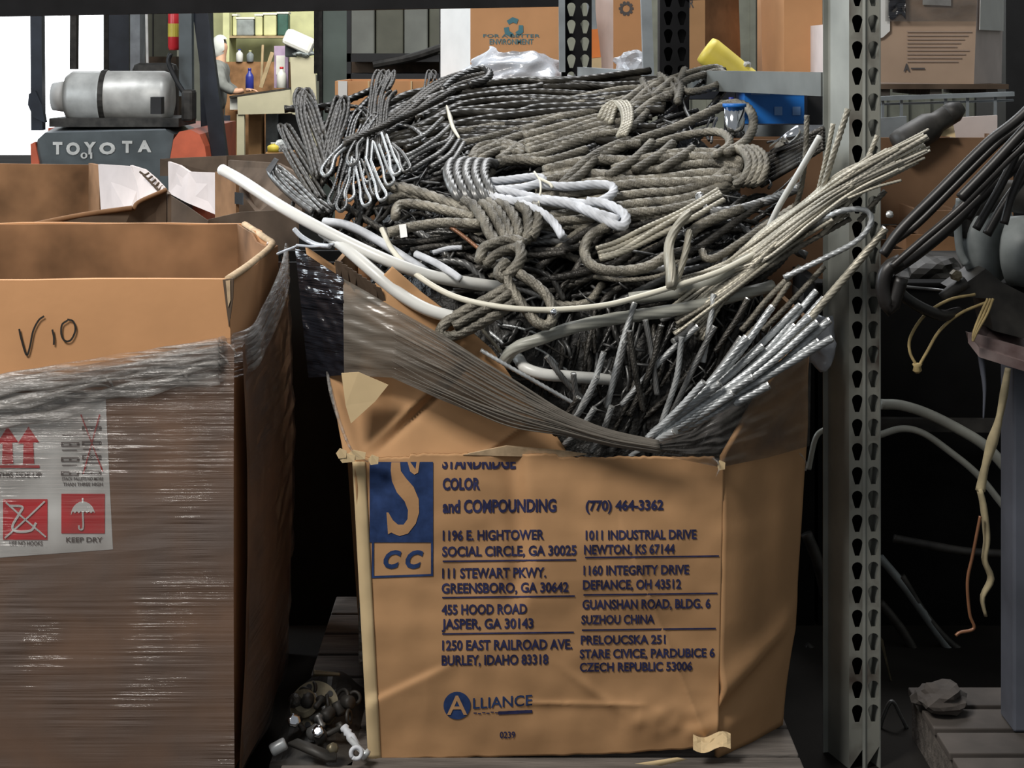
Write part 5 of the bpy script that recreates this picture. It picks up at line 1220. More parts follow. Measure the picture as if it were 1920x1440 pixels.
# lumber and brown cartons below, behind the black cables
for i, (x0, x1, y0, y1, mt, lab) in enumerate([(1652, 1722, 468, 500, 'card_brown_shade', 'small brown carton low behind the black cables'), (1700, 1796, 440, 470, 'card_in', 'flat brown carton lying behind the black cables'), (1722, 1800, 395, 440, 'card_brown_shade', 'brown carton resting on the flat one behind the black cables'), (1500, 1570, 320, 420, 'card_brown_shade', 'brown carton just left of the upright behind the rope ends')]):
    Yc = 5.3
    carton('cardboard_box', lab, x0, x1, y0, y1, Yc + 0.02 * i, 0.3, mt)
obj('steel_shelf', MB().cbox(P(1480, 0, 5.2).x, P(1930, 0, 5.2).x, 4.95, 6.1, py2z(530, 5.2) - 0.03, py2z(528, 5.2), 0.004), M['grime'], label='dark shelf board under the brown cartons behind the upright', cat='shelf')
m = crumple(P(1740, 505, 4.9), 0.10, 9, .5)
obj('tarp', m, M['grime'], label='crumpled grey-brown sheet on the shelf below the cartons', cat='tarp')
# blue box on the beam side with glass jars
t = carton('storage_box', 'bright blue plastic box below the rack beam', 1396, 1508, 170, 232, 4.35, 0.18, 'blue', cat='box')
obj('lid', MB().box(P(1394, 0, 4.34).x, P(1510, 0, 4.34).x, 4.34, 4.54, py2z(172, 4.35), py2z(166, 4.35)), M['blue'], t)
m = MB()
for x0 in (1452, 1486): rect(m, x0, x0 + 15, 200, 216, F(4.35), 0.003, 1)
rect(m, 1408, 1444, 171, 178, F(4.35), 0.003, 1)
obj('sticker', m, mk('light_blue_print', (0.16, 0.30, 0.58), 0.5, var=0.05), t)
def bottle(name, label, px, py_base, Y, r, h, mat, cap='white', cat='bottle', neck=True):
    p = P(px, py_base, Y)
    t = thing(name, label, cat, tuple(p))
    pr = [(r * .9, 0), (r, 0.01 * h), (r, h * .6), (r * .85, h * .7), (r * .4, h * .82), (r * .36, h * .9)] if neck else [(r * .95, 0), (r, 0.02 * h), (r, h * .9)]
    obj('body', MB().lathe(pr, p, n=16), M[mat], t, smooth=True)
    top = pr[-1]
    obj('cap', MB().lathe([(top[0] * 1.15, top[1]), (top[0] * 1.15, h), (top[0] * .8, h)], p, n=12), M[cap], t, smooth=True)
    return t
bottle('jar', 'shiny clear jar beside the blue box', 1377, 258, 4.2, 0.026, 0.085, 'chrome', 'blue', 'jar', False)
bottle('bottle', 'small white and blue bottle standing on the jar side of the blue box', 1371, 236, 4.4, 0.016, 0.075, 'white', 'dk_blue')
carton('steel_tray', 'shiny steel tray under the blue box', 1384, 1545, 234, 256, 4.36, 0.2, 'chrome', cat='tray')
carton('cardboard_box', 'dark carton on the steel tray right of the blue box', 1514, 1556, 178, 234, 4.42, 0.14, 'black')
carton('cardboard_box', 'long brown carton wall standing behind the heap under the rack beam', 1300, 1600, 262, 560, 5.15, 0.3, 'card_brown_shade')

# brown long box and dark shelf left of centre
t = carton('cardboard_box', 'long orange-brown box on the dark shelf behind the looped straps', 628, 830, 152, 330, 7.0, 0.6, 'card_left', zb=0.0)
obj('packing_tape', MB().prism([P(634, 152, 6.995), P(651, 152, 6.995), P(651, 182, 6.995), P(634, 182, 6.995)], (0, -0.002, 0)), M['white'], t)
for px in (690, 770): obj('panel_seam', MB().box(P(px, 0, 7.0).x, P(px + 3, 0, 7.0).x, 6.994, 7.0, py2z(330, 7), py2z(152, 7)), M['card_light'], t)
t = thing('storage_rack', 'dark steel shelf unit in front of the ribbed grey panels', 'shelf', (P(740, 0, 12).x, 12.2, 0))
for y0, y1 in ((100, 116), (138, 152)): obj('shelf_board', MB().box(P(650, 0, 12).x, P(832, 0, 12).x, 12, 12.6, py2z(y1, 12), py2z(y0, 12)), M['black'], t)
obj('back_panel', MB().box(P(652, 0, 12.6).x, P(832, 0, 12.6).x, 12.6, 12.62, 0, py2z(100, 12.6)), M['card_dark'], t)
for px in (650, 824): obj('post', MB().box(P(px, 0, 12).x, P(px + 8, 0, 12).x, 12, 12.05, 0, py2z(-60, 12)), M['black'], t)
obj('handrail', MB().tube([P(700, 122, 11.98), P(770, 108, 11.98), P(832, 88, 11.98)], 0.03, 8), M['grime'], label='dark bent pipe lying across the shelf unit', cat='pipe')
t = thing('metal_cabinet', 'tall grey ribbed metal cabinet standing behind the dark shelf', 'cabinet', (P(740, 0, 14).x, 14.3, 0))
for i, (x0, x1) in enumerate(((655, 702), (704, 756), (758, 802), (804, 832))):
    obj('door', MB().cbox(P(x0, 0, 14).x, P(x1, 0, 14).x, 14 + (0.03 if i % 2 else 0), 14.6, 0.05, py2z(-80, 14), 0.012), M['olive'] if i % 2 else M['wall_metal'], t)
t = thing('building_column', 'pale green steel column right of the workbench', 'column', (P(628, 0, 16).x, 16.1, 0))
obj('web', MB().box(P(606, 0, 16).x, P(650, 0, 16).x, 16, 16.25, 0, 3.0), mk('pale_green_paint', (0.30, 0.37, 0.33), 0.5, var=0.25, scale=2), t)
obj('flange', MB().box(P(598, 0, 15.95).x, P(604, 0, 15.95).x, 15.95, 16.2, 0, 3.0), M['grime'], t)

# ---------------------------------------------------------------- forklift seen from behind
YF = 11.0
fx = P(210, 0, YF).x
t = thing('forklift', 'grey and orange forklift with a gas tank across its back, parked by the open door', 'forklift', (fx, 12.0, 0.0))
def cw(y_off=0): pass
pr = [P(70, 300, YF), P(70, 262, YF), P(84, 249, YF), P(310, 244, YF), P(326, 252, YF), P(318, 300, YF), P(318, 430, YF), P(70, 430, YF)]
obj('counterweight', MB().prism(pr, (0, 0.8, 0)), M['forklift_grey'], t)
obj('counterweight_top', MB().prism([P(84, 249, YF), P(110, 235, YF + .5), P(305, 233, YF + .5), P(312, 244, YF)], (0, 0.02, -0.03)), M['rack_grey'], t)
obj('side_cover', MB().prism([P(318, 302, YF - .02), P(325, 262, YF - .02), P(336, 247, YF - .02), P(356, 243, YF - .02), P(374, 252, YF - .02), P(384, 275, YF - .02), P(387, 296, YF - .02), P(387, 330, YF - .02), P(318, 330, YF - .02)], (0, 0.7, 0)), M['forklift_orange'], t)
obj('side_cover', MB().prism([P(57, 270, YF - .02), P(65, 266, YF - .02), P(73, 304, YF - .02), P(73, 400, YF - .02), P(62, 400, YF - .02)], (0, 0.7, 0)), M['forklift_orange'], t)
m = MB()
for s, x0, x1, b, h in (('T', 99, 117, 288, 21), ('O', 124, 150, 289, 21), ('Y', 157, 180, 288, 21), ('O', 186, 216, 288, 20), ('T', 229, 248, 285, 20), ('A', 258, 284, 284, 20)):
    put_text(m, s, x0, x1, b, h, F(YF), 0.006, 0.05)
put_text(m, '01', 151, 173, 297, 11, F(YF), 0.008, 0.02)
obj('maker_lettering', m, M['tank'], t)
c = P(224, 181, YF + .35)
Lr = lambda px: px / FPX * (YF + .35)
tk = obj('gas_tank', MB().lathe([(Lr(20), -Lr(101)), (Lr(40), -Lr(97)), (Lr(48), -Lr(86)), (Lr(48), -Lr(34)), (Lr(49.5), -Lr(33)), (Lr(49.5), -Lr(20)), (Lr(48), -Lr(19)), (Lr(48), Lr(84)), (Lr(44), Lr(96)), (Lr(30), Lr(100))], c, (1, 0, 0), 32), M['tank'], t, smooth=True)
obj('tank_collar', MB().lathe([(Lr(24), -Lr(124)), (Lr(26), -Lr(124)), (Lr(30), -Lr(98)), (Lr(28), -Lr(98))], c, (1, 0, 0), 20), M['white'], tk, smooth=True)
obj('tank_strap', MB().lathe([(Lr(50), -Lr(30)), (Lr(51), -Lr(30)), (Lr(51), -Lr(20)), (Lr(50), -Lr(20))], c, (1, 0, 0), 28), M['grime'], tk)
obj('tank_gauge', MB().box(P(282, 0, YF - .2).x, P(302, 0, YF - .2).x, YF - .2, YF - .1, py2z(214, YF - .2), py2z(182, YF - .2)), M['black'], tk)
obj('tank_cradle', MB().box(P(92, 0, YF + .1).x, P(335, 0, YF + .1).x, YF + .1, YF + .7, py2z(238, YF + .1), py2z(222, YF + .1)), M['grime'], t)
for (a, b, w, mt) in ((P(70, -30, YF + .1), P(72, 244, YF + .1), 0.075, 'dark_metal'), (P(140, -30, YF + 2), P(139, 130, YF + 2), 0.05, 'grime'), (P(349, -30, YF + .1), P(350, 180, YF + .1), 0.085, 'forklift_grey'), (P(372, -20, YF + .2), P(415, 310, YF + .2), 0.10, 'dark_metal'), (P(385, -20, YF + .9), P(392, 310, YF + .9), 0.09, 'dark_metal')):
    obj('overhead_guard_leg', MB().beam(a, b, w, 0.08, up=(0, 1, 0)), M[mt], t)
obj('mast_channel', MB().box(P(204, 0, YF + 2.2).x, P(242, 0, YF + 2.2).x, YF + 2.2, YF + 2.4, 0.1, 2.9), M['dark_metal'], t)
obj('mast_channel', MB().box(P(194, 0, YF + 2.3).x, P(203, 0, YF + 2.3).x, YF + 2.3, YF + 2.45, 0.1, 2.9), M['grime'], t)
obj('mast_channel', MB().box(P(244, 0, YF + 2.1).x, P(262, 0, YF + 2.1).x, YF + 2.1, YF + 2.3, 0.1, 2.9), M['rack_grey'], t)
obj('lift_chain', MB().beam(P(274, -20, YF + 1.6), P(277, 140, YF + 1.6), 0.018, 0.018, up=(0, 1, 0)), M['tank'], t)
obj('seat_back', MB().cbox(P(245, 0, YF + 1).x, P(330, 0, YF + 1).x, YF + 1, YF + 1.15, py2z(238, YF + 1), py2z(118, YF + 1), 0.05), M['grime'], t)
obj('hydraulic_hose', MB().tube([P(320, 100, YF), P(316, 118, YF), P(330, 150, YF), P(342, 170, YF), P(352, 186, YF), P(356, 220, YF)], 0.016, 8), M['black'], t, smooth=True)
obj('valve_block', MB().cbox(P(342, 0, YF).x, P(364, 0, YF).x, YF - .05, YF + .1, py2z(228, YF), py2z(168, YF), 0.02), M['grime'], t)
obj('guard_bracket', MB().prism([P(54, 176, YF + .05), P(66, 170, YF + .05), P(78, 196, YF + .05), P(84, 230, YF + .05), P(62, 220, YF + .05), P(52, 196, YF + .05)], (0, 0.06, 0)), M['dark_metal'], t)
obj('body', MB().box(P(90, 0, YF + .8).x, P(385, 0, YF + .8).x, YF + .8, YF + 2.1, 0.25, py2z(240, YF + .8)), M['forklift_orange'], t)
for px in (95, 340): obj('wheel', MB().lathe([(0.18, -.09), (0.24, -.06), (0.24, .06), (0.18, .09)], (P(px, 0, YF).x, YF + .5, 0.24), (1, 0, 0), 20), M['black'], t, smooth=True)
# fire extinguisher strapped to the forklift's leg
e = thing('fire_extinguisher', 'red fire extinguisher with a yellow label fixed beside the forklift leg', 'fire extinguisher', tuple(P(326, 94, YF + .4)))
r = 11 / FPX * (YF + .4)
obj('cylinder', MB().lathe([(r * .8, 0), (r, 0.02), (r, 0.25), (r * .5, 0.30), (r * .3, 0.31)], P(326, 94, YF + .4), n=16), M['red'], e, smooth=True)
obj('label_band', MB().lathe([(r * 1.02, 0.09), (r * 1.02, 0.18)], P(326, 94, YF + .4), n=16), M['yellow'], e)
obj('valve', MB().box(P(318, 0, YF + .4).x, P(334, 0, YF + .4).x, YF + .38, YF + .44, py2z(94, YF + .4) + .30, py2z(94, YF + .4) + .36), M['black'], e)
# olive cabinets behind the forklift
t = carton('metal_cabinet', 'olive metal cabinet behind the forklift mast', 262, 312, -40, 330, 16.0, 0.5, 'olive', cat='cabinet', zb=0.0)
obj('door_gap', MB().box(P(286, 0, 15.99).x, P(288, 0, 15.99).x, 15.985, 16.0, 0.3, 2.2), M['black'], t)
carton('tool_chest', 'dark tool chest under the olive cabinet behind the gas tank', 258, 330, 106, 330, 15.6, 0.3, 'card_dark', cat='tool chest', zb=0.0)

# ---------------------------------------------------------------- workbench corner far behind
YB = 22.0
t = thing('workbench', 'khaki steel workbench with a tall end panel, far behind at left', 'workbench', (P(520, 0, YB).x, YB + .4, 0))
obj('worktop', MB().prism([P(430, 180, YB), P(545, 164, YB), P(545, 168, YB), P(430, 184, YB)], (0, 0.8, 0)), M['grime'], t)
obj('apron', MB().prism([P(445, 182, YB - .02), P(545, 168, YB - .02), P(552, 212, YB - .02), P(446, 215, YB - .02)], (0, 0.05, 0)), M['bench'], t)
obj('end_panel', MB().prism([P(544, 107, YB - .05), P(590, 107, YB - .05), P(595, 225, YB - .05), P(548, 214, YB - .05)], (0, 0.05, 0)), M['bench'], t)
obj('leg', MB().box(P(444, 0, YB).x, P(458, 0, YB).x, YB, YB + .09, 0, py2z(214, YB)), M['bench'], t)
obj('leg', MB().box(P(580, 0, YB).x, P(594, 0, YB).x, YB, YB + .09, 0, py2z(214, YB)), M['bench'], t)
obj('side_panel', MB().box(P(431, 0, YB + .1).x, P(446, 0, YB + .1).x, YB + .1, YB + .7, py2z(206, YB), py2z(184, YB)), M['white'], t)
carton('cardboard_box', 'brown carton under the workbench beside its left leg', 428, 446, 208, 300, YB + .55, 0.4, 'card_left', zb=0.0)
carton('cardboard_box', 'tall brown carton under the workbench', 466, 490, 214, 300, YB + .5, 0.3, 'card', zb=0.0)
carton('metal_cabinet', 'grey metal cabinet under the workbench', 498, 520, 214, 300, YB + .6, 0.3, 'rack_grey', cat='cabinet', zb=0.0)
carton('cardboard_box', 'dark carton under the right end of the workbench', 522, 580, 214, 300, YB + .7, 0.3, 'black', zb=0.0)
t = thing('wall_shelf', 'yellow-green wall shelf full of containers above the workbench', 'shelf', (P(500, 0, 24).x, 24.5, py2z(72, 24)))
obj('shelf_board', MB().box(P(430, 0, 24).x, P(540, 0, 24).x, 24, 24.6, py2z(71, 24), py2z(67, 24)), M['wood_tan'], t)
obj('back_panel', MB().box(P(392, 0, 25).x, P(600, 0, 25).x, 25, 25.05, py2z(140, 25), py2z(-60, 25)), M['pale_yellow'], t)
obj('upright', MB().box(P(418, 0, 24).x, P(430, 0, 24).x, 24, 24.6, py2z(120, 24), py2z(-30, 24)), M['pale_yellow'], t)
for i, (x0, x1, y0, mt, lab) in enumerate([(443, 476, 36, 'rack_grey', 'pale grey tub on the wall shelf'), (436, 444, 30, 'pale_yellow', 'narrow yellowish box at the left end of the wall shelf'), (478, 492, 30, 'pale_yellow', 'pale yellow box in the middle of the wall shelf'), (494, 518, 28, 'pale_yellow', 'yellow-green jug on the wall shelf'), (520, 540, 26, 'green', 'dark green can at the right end of the wall shelf')]):
    p0 = P(x0, 67, 24.2); p1 = P(x1, y0, 24.2)
    tt = thing('storage_tub', lab, 'tub', ((p0.x + p1.x) / 2, 24.3, p0.z))
    obj('body', MB().cbox(p0.x, p1.x, 24.2, 24.45, p0.z, p1.z, 0.02), M[mt], tt); obj('lid', MB().cbox(p0.x - .01, p1.x + .01, 24.19, 24.46, p1.z, p1.z + .03, 0.006), M['white'], tt)
carton('metal_cabinet', 'brown low cabinet behind the workbench', 422, 540, 116, 200, 23.6, 0.4, 'card_in', cat='cabinet', zb=0.0)
bottle('bottle', 'small blue and white bottle on the low brown cabinet', 449, 116, 23.6, 0.05, 0.18, 'white', 'dk_blue')
bottle('bottle', 'clear grey bottle on the low brown cabinet', 469, 116, 23.6, 0.05, 0.16, 'rack_grey', 'pale_yellow')
bottle('spray_bottle', 'blue spray bottle standing on the workbench', 468, 170, YB + .3, 0.055, 0.30, 'dk_blue', 'dk_blue')
bottle('bottle', 'white bottle with a red cap on the workbench', 528, 165, YB + .2, 0.065, 0.28, 'white', 'red')
tt = carton('storage_box', 'lilac printed package standing on the workbench', 514, 540, 86, 165, YB + .35, 0.1, 'lilac', cat='package')
obj('printed_panel', MB().prism([P(518, 104, YB + .35), P(534, 104, YB + .35), P(534, 140, YB + .35), P(518, 140, YB + .35)], (0, -0.006, 0)), M['white'], tt)
obj('wooden_stick', MB().beam(P(489, 164, YB + .3), P(511, 98, YB + .3), 0.05, 0.03, up=(0, 1, 0)), M['wood_tan'], label='pale wooden stick leaning on the workbench', cat='stick')
obj('wooden_stick', MB().beam(P(490, 160, YB + .5), P(493, 84, YB + .5), 0.03, 0.03, up=(0, 1, 0)), M['wood_tan'], label='thin upright rod behind the leaning stick', cat='stick')
m = MB().cbox(-0.20, 0.20, -0.13, 0.13, -0.11, 0.11, 0.05); c = P(561, 78, YB); a = math.radians(-24)
m.v = [(c.x + x * math.cos(a) - z * math.sin(a), c.y + y, c.z + x * math.sin(a) + z * math.cos(a)) for x, y, z in m.v]
obj('plastic_canister', m, M['white'], label='bright white canister tilted on the bench end panel', cat='canister')
obj('rag_pile', crumple(P(570, 100, YB), 0.13, 2, .45), M['rack_grey'], label='grey rag under the tilted white canister', cat='rag')
obj('tool_tray', MB().cbox(P(534, 0, YB + .1).x, P(556, 0, YB + .1).x, YB + .1, YB + .25, py2z(107, YB + .1), py2z(80, YB + .1), 0.02), M['forklift_grey'], label='dark grey tray beside the tilted white canister', cat='tray')
for px in (592, 598, 602): obj('conduit', MB().beam(P(px, -40, 18), P(px, 110 + (px % 5) * 14, 18), 0.035, 0.035, up=(0, 1, 0)), M['grime'], label='thin dark pipe running up left of the pale green column', cat='pipe', group='dark pipes by the column')
bottle('jug', 'small yellow jug standing on the low carton by the workbench', 512, 286, 20.5, 0.07, 0.12, 'yellow', 'white', 'jug')
obj('plastic_bag', crumple(P(526, 276, 20.6), 0.10, 4, .8), M['film_clear'], label='greyish plastic bag behind the yellow jug', cat='plastic bag')
carton('cardboard_box', 'low carton below the workbench carrying a yellow jug', 498, 546, 286, 300, 20.35, 0.5, 'card', zb=0.0)
carton('metal_cabinet', 'tall black box added to darken the far right behind the wrapped box', 1886, 1990, -60, 300, 7.6, 0.5, 'black', cat='cabinet', zb=0.0)  # added black box to keep the background here dark
# bent tube chair back
m = MB().tube([Vector((P(424, 300, 21).x, 21, 0)), P(424, 262, 21), P(432, 246, 21), P(437, 256, 21), Vector((P(438, 300, 21).x, 21, 0))], 0.02, 8)
ch = obj('chair_frame', m, M['black'], smooth=True, label='black bent tube frame beside the workbench leg', cat='frame')

# person at the bench
pt = thing('person', 'person in pale hood and grey jacket leaning over the workbench, hand on the top', 'person', (P(410, 0, 22.3).x, 22.3, 0))
def skin_mesh(name, nodes, edges, mat, parent, sub=2):
    me = bpy.data.meshes.new(name); me.from_pydata([n[0] for n in nodes], edges, []); o = bpy.data.objects.new(name, me); C.objects.link(o)
    md = o.modifiers.new('skin', 'SKIN'); o.modifiers.new('sub', 'SUBSURF').levels = sub; o.modifiers['sub'].render_levels = sub
    for i, n in enumerate(nodes):
        s = me.skin_vertices[0].data[i]; s.radius = n[1] if isinstance(n[1], tuple) else (n[1], n[1]); s.use_root = (i == 0)
    dg = bpy.context.evaluated_depsgraph_get(); m2 = bpy.data.meshes.new_from_object(o.evaluated_get(dg))
    m = MB(); m.add([v.co[:] for v in m2.vertices], [tuple(p.vertices) for p in m2.polygons])
    bpy.data.objects.remove(o); bpy.data.meshes.remove(me)
    return obj(name, m, M[mat], parent, smooth=True)
YP = 22.3; q = lambda px, py, dy=0: tuple(P(px, py, YP) + Vector((0, dy, 0)))
nodes = [(q(404, 212), (.15, .12)), (q(405, 180), (.16, .12)), (q(408, 148), (.18, .13)), (q(410, 124), (.17, .12)), (q(413, 108), (.07, .07)), (q(414, 92), (.09, .10)), (q(415, 78), (.09, .10)),
         (q(412, 130, -.2), (.075, .075)), (q(424, 160, -.28), (.06, .06)), (q(446, 172, -.25), (.045, .045)), (q(462, 168, -.2), (.03, .03)),
         (q(410, 130, .2), (.075, .075)), (q(418, 162, .25), (.06, .06)), (q(440, 172, .2), (.045, .045)), (q(455, 172, .1), (.03, .03)),
         (q(402, 230, -.1), (.10, .10)), (q(402, 300, -.11), (.075, .075)), (tuple(Vector((P(401, 0, YP).x, YP - .11, .08)))  , (.05, .05)), (tuple(Vector((P(401, 0, YP).x + .14, YP - .12, .05))), (.04, .04)),
         (q(402, 230, .1), (.10, .10)), (q(402, 300, .11), (.075, .075)), (tuple(Vector((P(401, 0, YP).x, YP + .11, .08))), (.05, .05)), (tuple(Vector((P(401, 0, YP).x + .14, YP + .12, .05))), (.04, .04))]
edges = [(0, 1), (1, 2), (2, 3), (3, 4), (4, 5), (5, 6), (3, 7), (7, 8), (8, 9), (9, 10), (3, 11), (11, 12), (12, 13), (13, 14), (0, 15), (15, 16), (16, 17), (17, 18), (0, 19), (19, 20), (20, 21), (21, 22)]
body = skin_mesh('body', nodes, edges, 'skin', pt)
# clothes: jacket over torso and arms, trousers, hood
def inflate(idx, k): return [(nodes[i][0], tuple(r * k + .008 for r in nodes[i][1])) for i in idx]
ji = [0, 1, 2, 3, 4, 7, 8, 9, 11, 12, 13]
mp_ = {v: i for i, v in enumerate(ji)}
skin_mesh('jacket', [(n_[0], (max(n_[1][0], .085), max(n_[1][1], .085))) if i_ == 4 else n_ for i_, n_ in enumerate(inflate(ji, 1.2))], [(mp_[a], mp_[b]) for a, b in edges if a in mp_ and b in mp_], 'jacket', pt)
ti = [0, 15, 16, 17, 19, 20, 21]; mp_ = {v: i for i, v in enumerate(ti)}
skin_mesh('trousers', inflate(ti, 1.2), [(mp_[a], mp_[b]) for a, b in edges if a in mp_ and b in mp_], 'denim', pt)
hm_ = MB(); c = P(413, 86, YP)
bm = bmesh.new(); bmesh.ops.create_uvsphere(bm, u_segments=20, v_segments=14, radius=1)
for v in list(bm.verts):
    x, y, z = v.co
    v.co = Vector((c.x + x * 0.125 - (0.03 if z < -.3 else 0), c.y + y * 0.125, c.z - 0.015 + z * 0.165))
bmesh.ops.delete(bm, geom=[v for v in bm.verts if (v.co.x - c.x) > 0.075 and (v.co.z - c.z) < 0.07], context='VERTS')
hm_.bm(bm); hd = obj('hood', hm_, M['hood'], pt, smooth=True)
h = P(462, 168, YP - .2); wr = P(460, 169, YP - .2)
hand = [((wr.x, wr.y, wr.z), .030), ((h.x + .05, h.y, h.z - .005), (.040, .022))]; he = [(0, 1)]
for k in range(4):
    oy = (k - 1.5) * 0.019; b = len(hand); L = (0.060, 0.072, 0.068, 0.052)[k]
    hand += [((h.x + .085, h.y + oy, h.z), .010), ((h.x + .085 + L * .6, h.y + oy * 1.1, h.z - .012), .009), ((h.x + .085 + L, h.y + oy * 1.1, h.z - .034), .008)]
    he += [(1, b), (b, b + 1), (b + 1, b + 2)]
b = len(hand); hand += [((h.x + .04, h.y - .035, h.z), .011), ((h.x + .075, h.y - .055, h.z - .015), .009)]; he += [(1, b), (b, b + 1)]
skin_mesh('hand', hand, he, 'skin', pt, 1)

# ---------------------------------------------------------------- right side: grinder, stand, cables, twine, rag, hoses
YG = 3.72
t = thing('bench_grinder', 'blue-grey bench grinder on the rusty plate at the right edge', 'bench grinder', tuple(P(1890, 610, YG)))
gx = P(1872, 452, YG)
obj('wheel_guard', MB().lathe([(0.03, 0.0), (0.088, 0.0), (0.100, 0.008), (0.102, 0.04), (0.090, 0.055), (0.05, 0.058)], gx + Vector((-0.035, 0.05, 0)), (0.75, -0.62, 0.05), 36), M['grinder'], t, smooth=True)
obj('motor_housing', MB().lathe([(0.05, 0.0), (0.075, 0.01), (0.080, 0.05), (0.080, 0.20), (0.06, 0.23)], gx + Vector((0.015, 0.0, -0.02)), (0.85, -0.5, 0.0), 32), M['grinder'], t, smooth=True)
obj('guard_top', MB().tube([P(1806, 445, YG - .02), P(1812, 405, YG - .02), P(1835, 378, YG - .02), P(1870, 366, YG - .02), P(1930, 372, YG - .02)], 0.022, 8, flat=1.6), M['grime'], t, smooth=True)
obj('guard_side', MB().tube([P(1800, 372, YG - .05), P(1796, 420, YG - .05), P(1800, 470, YG - .05), P(1812, 496, YG - .05)], 0.009, 8), M['grinder'], t, smooth=True)
obj('pedestal', MB().prism([P(1790, 545, YG - .1), P(1826, 520, YG - .1), P(1848, 504, YG - .1), P(1880, 530, YG - .1), P(1940, 560, YG - .1), P(1940, 640, YG - .1), P(1862, 620, YG - .1), P(1850, 560, YG - .1), P(1800, 555, YG - .1)], (0, 0.12, 0)), M['grime'], t)
obj('tool_rest', MB().tube([P(1768, 560, YG - .12), P(1786, 545, YG - .12), P(1812, 528, YG - .12)], 0.014, 8), M['grime'], t, smooth=True)
obj('bolt', MB().lathe([(0.012, 0), (0.012, 0.02), (0.006, 0.022)], P(1790, 515, YG - .12), (0, -1, 0), 6), M['bronze'], t)
t = thing('machine_stand', 'blue-grey stand with a worn reddish top plate, at the right edge', 'stand', (P(1915, 0, YG).x, YG, 0))
obj('top_plate', MB().prism([P(1815, 625, YG - .15), P(1870, 598, YG + .05), P(1990, 610, YG + .05), P(1990, 700, YG - .15), P(1836, 652, YG - .16)], (0, 0.0, -0.02)), M['rust_plate'], t)
obj('plate_lip', MB().prism([P(1815, 624, YG - .152), P(1842, 630, YG - .154), P(1990, 672, YG - .154), P(1990, 700, YG - .154), P(1836, 652, YG - .154), P(1820, 642, YG - .152)], (0, 0.02, 0)), M['rust_plate'], t)
obj('leg', MB().cbox(P(1890, 0, YG).x, P(1966, 0, YG).x, YG - .04, YG + .06, 0.118, py2z(668, YG), 0.006), M['stand'], t)
obj('rusty_drip', MB().tube([P(1838, 652, YG - .14), P(1842, 690, YG - .13), P(1846, 730, YG - .13), P(1844, 785, YG - .13)], 0.006, 6, taper=[1.4, 1, .6, .3]), M['stand'], t, smooth=True)

CAB = [([(2220, -160), (1960, 170), (1850, 270), (1760, 360), (1690, 430), (1655, 478)], 20), ([(2220, -140), (1960, 190), (1870, 270), (1790, 350), (1720, 420), (1668, 458)], 15), ([(2220, -80), (1960, 250), (1870, 340), (1780, 425), (1715, 478), (1665, 510)], 24), ([(2220, -105), (1960, 225), (1880, 310), (1800, 390), (1730, 450), (1672, 500)], 14), ([(2210, -130), (1950, 200), (1905, 290), (1870, 360), (1830, 430)], 16), ([(2250, -80), (1990, 250), (1930, 320), (1885, 380), (1850, 440)], 18), ([(2250, -150), (1990, 180), (1925, 240), (1860, 310), (1800, 372)], 20), ([(2260, -110), (2000, 220), (1935, 290), (1900, 360), (1882, 420)], 16), ([(2240, -115), (1980, 215), (1900, 290), (1850, 350), (1812, 410)], 22)]
for i, (pts, d) in enumerate(CAB):
    Yc = 3.45 + .05 * (i % 3)
    m = MB().tube([P(x, y, Yc) for x, y in pts], d / 2 / FPX * Yc, 10)
    obj('power_cable', m, M['rubber'], smooth=True, label=['uppermost thick black cable hanging in from the upper right', 'thin black cable just under the uppermost one', 'thickest black cable running down to the black hook', 'thin black cable alongside the thickest one', 'short dark cable hanging behind the grinder top', 'dark cable end hanging right of the short one', 'thick black cable between the uppermost and the thickest ones', 'rightmost dark cable hanging behind the grinder', 'thick black cable ending above the grinder guard'][i], cat='cable')
m = MB().tube([P(1690, 490, 3.5), P(1664, 505, 3.5), P(1656, 540, 3.5), P(1668, 580, 3.5), P(1678, 560, 3.5), P(1690, 520, 3.5)], 0.016, 8)
m.tube([P(1668, 520, 3.52), P(1700, 560, 3.52), P(1760, 590, 3.55), P(1800, 585, 3.6)], 0.012, 8)
obj('cable_hook', m, M['rubber'], smooth=True, label='black rubber hook where the cables meet beside the upright', cat='hook')
obj('metal_ball', MB().lathe([(0.001, -.008), (0.007, -.005), (0.008, 0), (0.006, .006), (0.001, .008)], P(1668, 402, 3.48), n=12), M['cut_end'], smooth=True, label='tiny bright knob on the black cable beside the upright', cat='knob')
obj('power_cable', MB().tube([P(1650, 533, 4.1), P(1700, 538, 4.08), P(1770, 545, 4.05), P(1800, 552, 3.8)], 0.004, 6), M['rope_grey'], smooth=True, label='thin grey line stretched behind the black hook', cat='cable')
m = MB()
m.tube([P(1828, 552, 3.58), P(1780, 562, 3.56), P(1735, 590, 3.55), P(1708, 630, 3.55), P(1706, 660, 3.55), P(1720, 688, 3.55)], 0.0034, 6)
m.tube([P(1846, 568, 3.58), P(1800, 588, 3.57), P(1762, 620, 3.56), P(1738, 660, 3.55), P(1722, 688, 3.55)], 0.0034, 6)
tw = obj('twine_loop', m, M['twine'], smooth=True, label='yellow twine loop hanging from the grinder pedestal', cat='twine')
obj('knot', MB().lathe([(0.004, 0), (0.010, .006), (0.008, .014), (0.011, .02), (.003, .022)], P(1720, 700, 3.55), n=8), M['twine'], tw, smooth=True)
m = MB()
for k in range(3): m.tube([P(1862 - k * 5, 560, 3.56), P(1850 - k * 6, 590, 3.55), P(1832 - k * 3, 622, 3.54), P(1824, 640, 3.54)], 0.003, 6)
obj('twine_loop', m, M['twine'], smooth=True, label='short yellow twine draped over the corner of the red plate', cat='twine')
